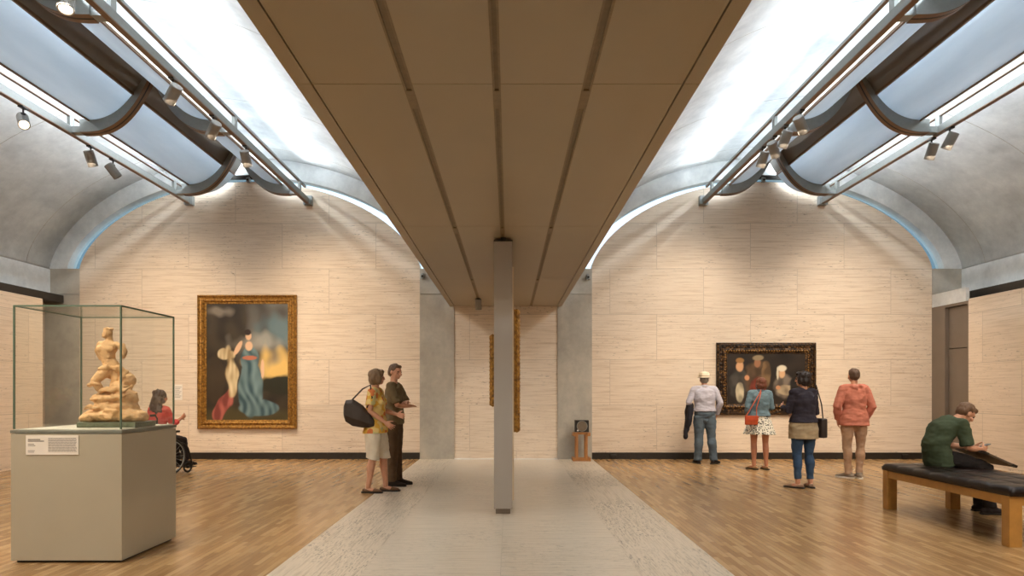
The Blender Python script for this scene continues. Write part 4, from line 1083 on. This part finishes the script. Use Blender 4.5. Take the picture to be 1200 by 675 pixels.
# 7 seated man, bent over, facing right (+X world)
p = Person('seated man in green T-shirt bending forward on the far end of the black bench', (5.02, 7.82, 0), -PI / 2, 1.75, False, 1.0, SK,
           pose=dict(pelvis=(0, -.10, .635), waist=(0, -.135, .78), chest=(0, -.06, .95), neck=(0, .10, 1.06), head=(0, .215, 1.135), look=(0, .8, -.62),
                     shR=(.18, .055, 1.02), shL=(-.18, .055, 1.02), elR=(.22, .09, .755), elL=(-.21, .12, .76), wrR=(.10, .32, .735), wrL=(-.07, .34, .74),
                     hiR=(.095, -.05, .625), hiL=(-.095, -.05, .625), knR=(.115, .37, .53), knL=(-.13, .39, .53), anR=(.12, .40, .085), anL=(-.12, .46, .085), curl=dict(R=1.0, L=.9)))
p.body(); p.hair(hair_mat('light brown hair', srgb(116, 84, 58)), 'short')
p.trousers(cloth('black trousers', srgb(34, 30, 30)), .98, .014, .01, waist=1.0); p.top(cloth('green shirt', srgb(64, 76, 56)), .45, .855, .02, .012, 'shirt')
p.shoes(cloth('black sneakers', srgb(40, 34, 34)), 'shoe')
e = thing('smartphone', 'small dark phone held in the seated man\'s hands', 'phone', (5.43, 7.81, .765), 0)
bm = bmesh.new(); box(bm, -.065, .065, -.035, .035, -.004, .004, bev=.003); o = obj('phone_body', bm, M['black'], e); 
bm = bmesh.new(); box(bm, -.06, .06, -.031, .031, .004, .0046); obj('screen', bm, plain('screen glass', srgb(120, 124, 130), .1), e)
e.rotation_euler = (0, -.35, 0)
e = thing('drawing_board', 'dark flat portfolio resting on the seated man\'s knees', 'portfolio', (5.445, 7.80, .635), 0)
bm = bmesh.new(); box(bm, -.20, .20, -.24, .24, -.012, .012, bev=.004); obj('cover', bm, plain('portfolio cloth', srgb(82, 68, 54), .6), e)
bm = bmesh.new()
for q in (-1, 1):
    for r in (-1, 1): box(bm, .0 + q * .172 - .03, .0 + q * .172 + .03, r * .212 - .03, r * .212 + .03, -.0135, .0135)
obj('corner_patch', bm, M['black'], e)
e.rotation_euler = (0, .42, 0)

# 8 woman in the wheelchair
wl = (-5.86, 11.35, 0)
p = Person('woman with long dark curly hair in a coral top, seated in the wheelchair', wl, -.35, 1.72, True, 1.05, SK2,
           pose=dict(pelvis=(0, 0, .62), waist=(0, -.0, .78), chest=(0, .03, .97), neck=(0, .05, 1.15), head=(0, .09, 1.31), shR=(.165, .05, 1.10), shL=(-.165, .05, 1.10), look=(.3, 1, -.1),
                     elR=(.235, .12, .85), elL=(-.24, .10, .85), wrR=(.20, .33, .95), wrL=(-.18, .32, .78), hiR=(.095, .03, .60), hiL=(-.095, .03, .60), knR=(.10, .47, .56), knL=(-.10, .47, .56),
                     anR=(.10, .55, .19), anL=(-.10, .55, .19), curl=dict(R=.4, L=.6)))
p.body(); p.hair(hair_mat('dark curly hair', srgb(52, 34, 30)), 'curly')
p.trousers(cloth('dark trousers', srgb(44, 38, 40)), .95, .014); p.top(cloth('coral top', srgb(196, 72, 68)), .98, .93, .018, .01, 'blouse', .012)
p.shoes(cloth('dark shoes two', srgb(40, 34, 34)))
t = thing('wheelchair', 'black wheelchair facing the portrait, mostly hidden by the pedestal', 'wheelchair', wl, -.35)
blk = M['black']
def torus(bm, c, R, r, ax='x', n=40, m=8):
    rings = []
    for i in range(n + 1):
        a = 2 * PI * i / n
        rings.append([Vector(c) + Vector(((r * math.sin(b)), (R + r * math.cos(b)) * math.cos(a), (R + r * math.cos(b)) * math.sin(a))) for b in [2 * PI * j / m for j in range(m)]])
    loft(bm, rings, caps=False)
    bmesh.ops.remove_doubles(bm, verts=bm.verts[:], dist=1e-5)
for s in (-1, 1):
    bm = bmesh.new(); torus(bm, (s * .30, 0, .31), .29, .018); w = obj('wheel', bm, blk, t, True)
    bm = bmesh.new(); torus(bm, (s * .335, 0, .31), .25, .009); obj('push_rim', bm, M['alu'], w, True)
    bm = bmesh.new()
    for k in range(18):
        a = 2 * PI * k / 18; tube(bm, [(s * .30, 0, .31), (s * .30, .275 * math.cos(a), .31 + .275 * math.sin(a))], .003, 6)
    cyl(bm, (s * .27, 0, .31), (s * .33, 0, .31), .03, 16); obj('spokes', bm, M['alu'], w)
    bm = bmesh.new(); torus(bm, (s * .24, .42, .095), .078, .017, n=24); cyl(bm, (s * .22, .42, .095), (s * .26, .42, .095), .02, 12); obj('caster', bm, blk, t, True)
    bm = bmesh.new()
    tube(bm, [(s * .25, -.34, 1.0), (s * .25, -.26, 1.0), (s * .25, -.22, .95), (s * .25, -.20, .50), (s * .25, -.18, .28)], .013, 10)
    tube(bm, [(s * .25, -.20, .50), (s * .25, .34, .50), (s * .25, .42, .42), (s * .25, .52, .12)], .013, 10)
    tube(bm, [(s * .25, -.19, .30), (s * .25, .36, .26), (s * .25, .42, .18)], .012, 10); obj('side_frame', bm, blk, t)
    bm = bmesh.new(); cyl(bm, (s * .25, -.345, 1.0), (s * .25, -.25, 1.0), .020, 14); obj('push_handle', bm, blk, t)
    bm = bmesh.new(); box(bm, s * .255 - .03, s * .255 + .03, -.12, .22, .70, .735, bev=.01); tube(bm, [(s * .255, .15, .71), (s * .255, .17, .51)], .01, 8); obj('armrest', bm, blk, t)
    bm = bmesh.new(); box(bm, s * .12 - .08, s * .12 + .08, .48, .66, .075, .09); tube(bm, [(s * .25, .52, .12), (s * .12, .54, .085)], .01, 8); obj('footplate', bm, blk, t)
bm = bmesh.new(); box(bm, -.24, .24, -.2, .34, .49, .525, bev=.01); obj('seat', bm, blk, t)
bm = bmesh.new(); box(bm, -.24, .24, -.225, -.20, .52, .92, bev=.008); obj('backrest', bm, blk, t)
# ------------------------------------------------------------------ light, sky, camera
def area(name, loc, rot, sx, sy, e, c):
    ld = bpy.data.lights.new(name, 'AREA'); ld.shape = 'RECTANGLE'; ld.size = sx; ld.size_y = sy; ld.energy = e; ld.color = c
    o = bpy.data.objects.new(name, ld); COL.objects.link(o); o.location = loc; o.rotation_euler = rot; return o
YL = (YN + YB) / 2; LN = YB - YN - .4
DAY = (.80, .90, 1.0)
for ax in AX:
    area('skylight', (ax, YL, 6.40), (0, 0, 0), .56, LN, 950, DAY)
    for s in (-1, 1):   # added lamps imitating daylight thrown back by the wings, up and far across
        area('wing_bounce', (ax + s * .68, YL, H + 4.24), (PI, s * .40, 0), .8, LN, 45, DAY)
        o = area('wing_throw', (ax + s * .98, YL, H + 4.32), (PI, s * 1.28, 0), .4, LN, 118, (.84, .92, 1.0)); o.data.spread = math.radians(84)
WARM = (1, .83, .64)
# added strips standing in for the rail spotlights (they continue behind the viewer)
for ax in AX:
    for s in (-1, 1):
        area('rail_wash', (ax + s * 1.21, 3.5, H + 3.55), (0, 0, 0), .15, 15, 90, WARM)
def wash(x, y, z, tgt, e, ang=70, c=WARM, r=.12):
    ld = bpy.data.lights.new('wash', 'SPOT'); ld.energy = e; ld.spot_size = math.radians(ang); ld.spot_blend = 1; ld.color = c; ld.shadow_soft_size = r
    o = bpy.data.objects.new('wash', ld); COL.objects.link(o); o.location = (x, y, z)
    o.rotation_euler = (Vector(tgt) - Vector((x, y, z))).to_track_quat('-Z', 'Y').to_euler()
for s in (-1, 1):
    ax = AX[0] if s < 0 else AX[1]
    for dx in (-1.2, 1.2):
        wash(ax + dx, 11.6, 4.75, (ax + dx * 1.5, 14, 1.9), 200, 100, (1, .78, .54) if s < 0 else (1, .85, .68), .3)  # added spots with no can, set clear of the rail fixtures
    wash(ax, 2.0, 4.9, (ax, 7.5, 0), 300, 90)
wash(XC, 9.2, 3.05, (XC, 14, 1.2), 70, 75)
wash(LX2, 4.2, 4.95, (-3.55, 5.95, 1.5), 260, 34, (1, .84, .62))
w = bpy.data.worlds.new('sky'); SC.world = w; w.use_nodes = True
bg = w.node_tree.nodes['Background']; bg.inputs[0].default_value = (.72, .87, 1.0, 1); bg.inputs[1].default_value = 1.3
cd = bpy.data.cameras.new('camera'); cam = bpy.data.objects.new('camera', cd); COL.objects.link(cam); SC.camera = cam
cam.location = (0, 0, H); cam.rotation_euler = (PI / 2, 0, 0)
cd.sensor_width = 36; cd.lens = 24; cd.shift_x = 3.5 / 1200; cd.shift_y = 121 / 1200; cd.clip_start = .05
SC.view_settings.view_transform = 'Standard'; SC.view_settings.look = 'None'; SC.view_settings.gamma = 1; SC.view_settings.use_curve_mapping = False
SC.view_settings.exposure = .55
SC.cycles.use_denoising = True
SC.cycles.max_bounces = 8; SC.cycles.diffuse_bounces = 5; SC.cycles.transparent_max_bounces = 12; SC.cycles.sample_clamp_indirect = 6
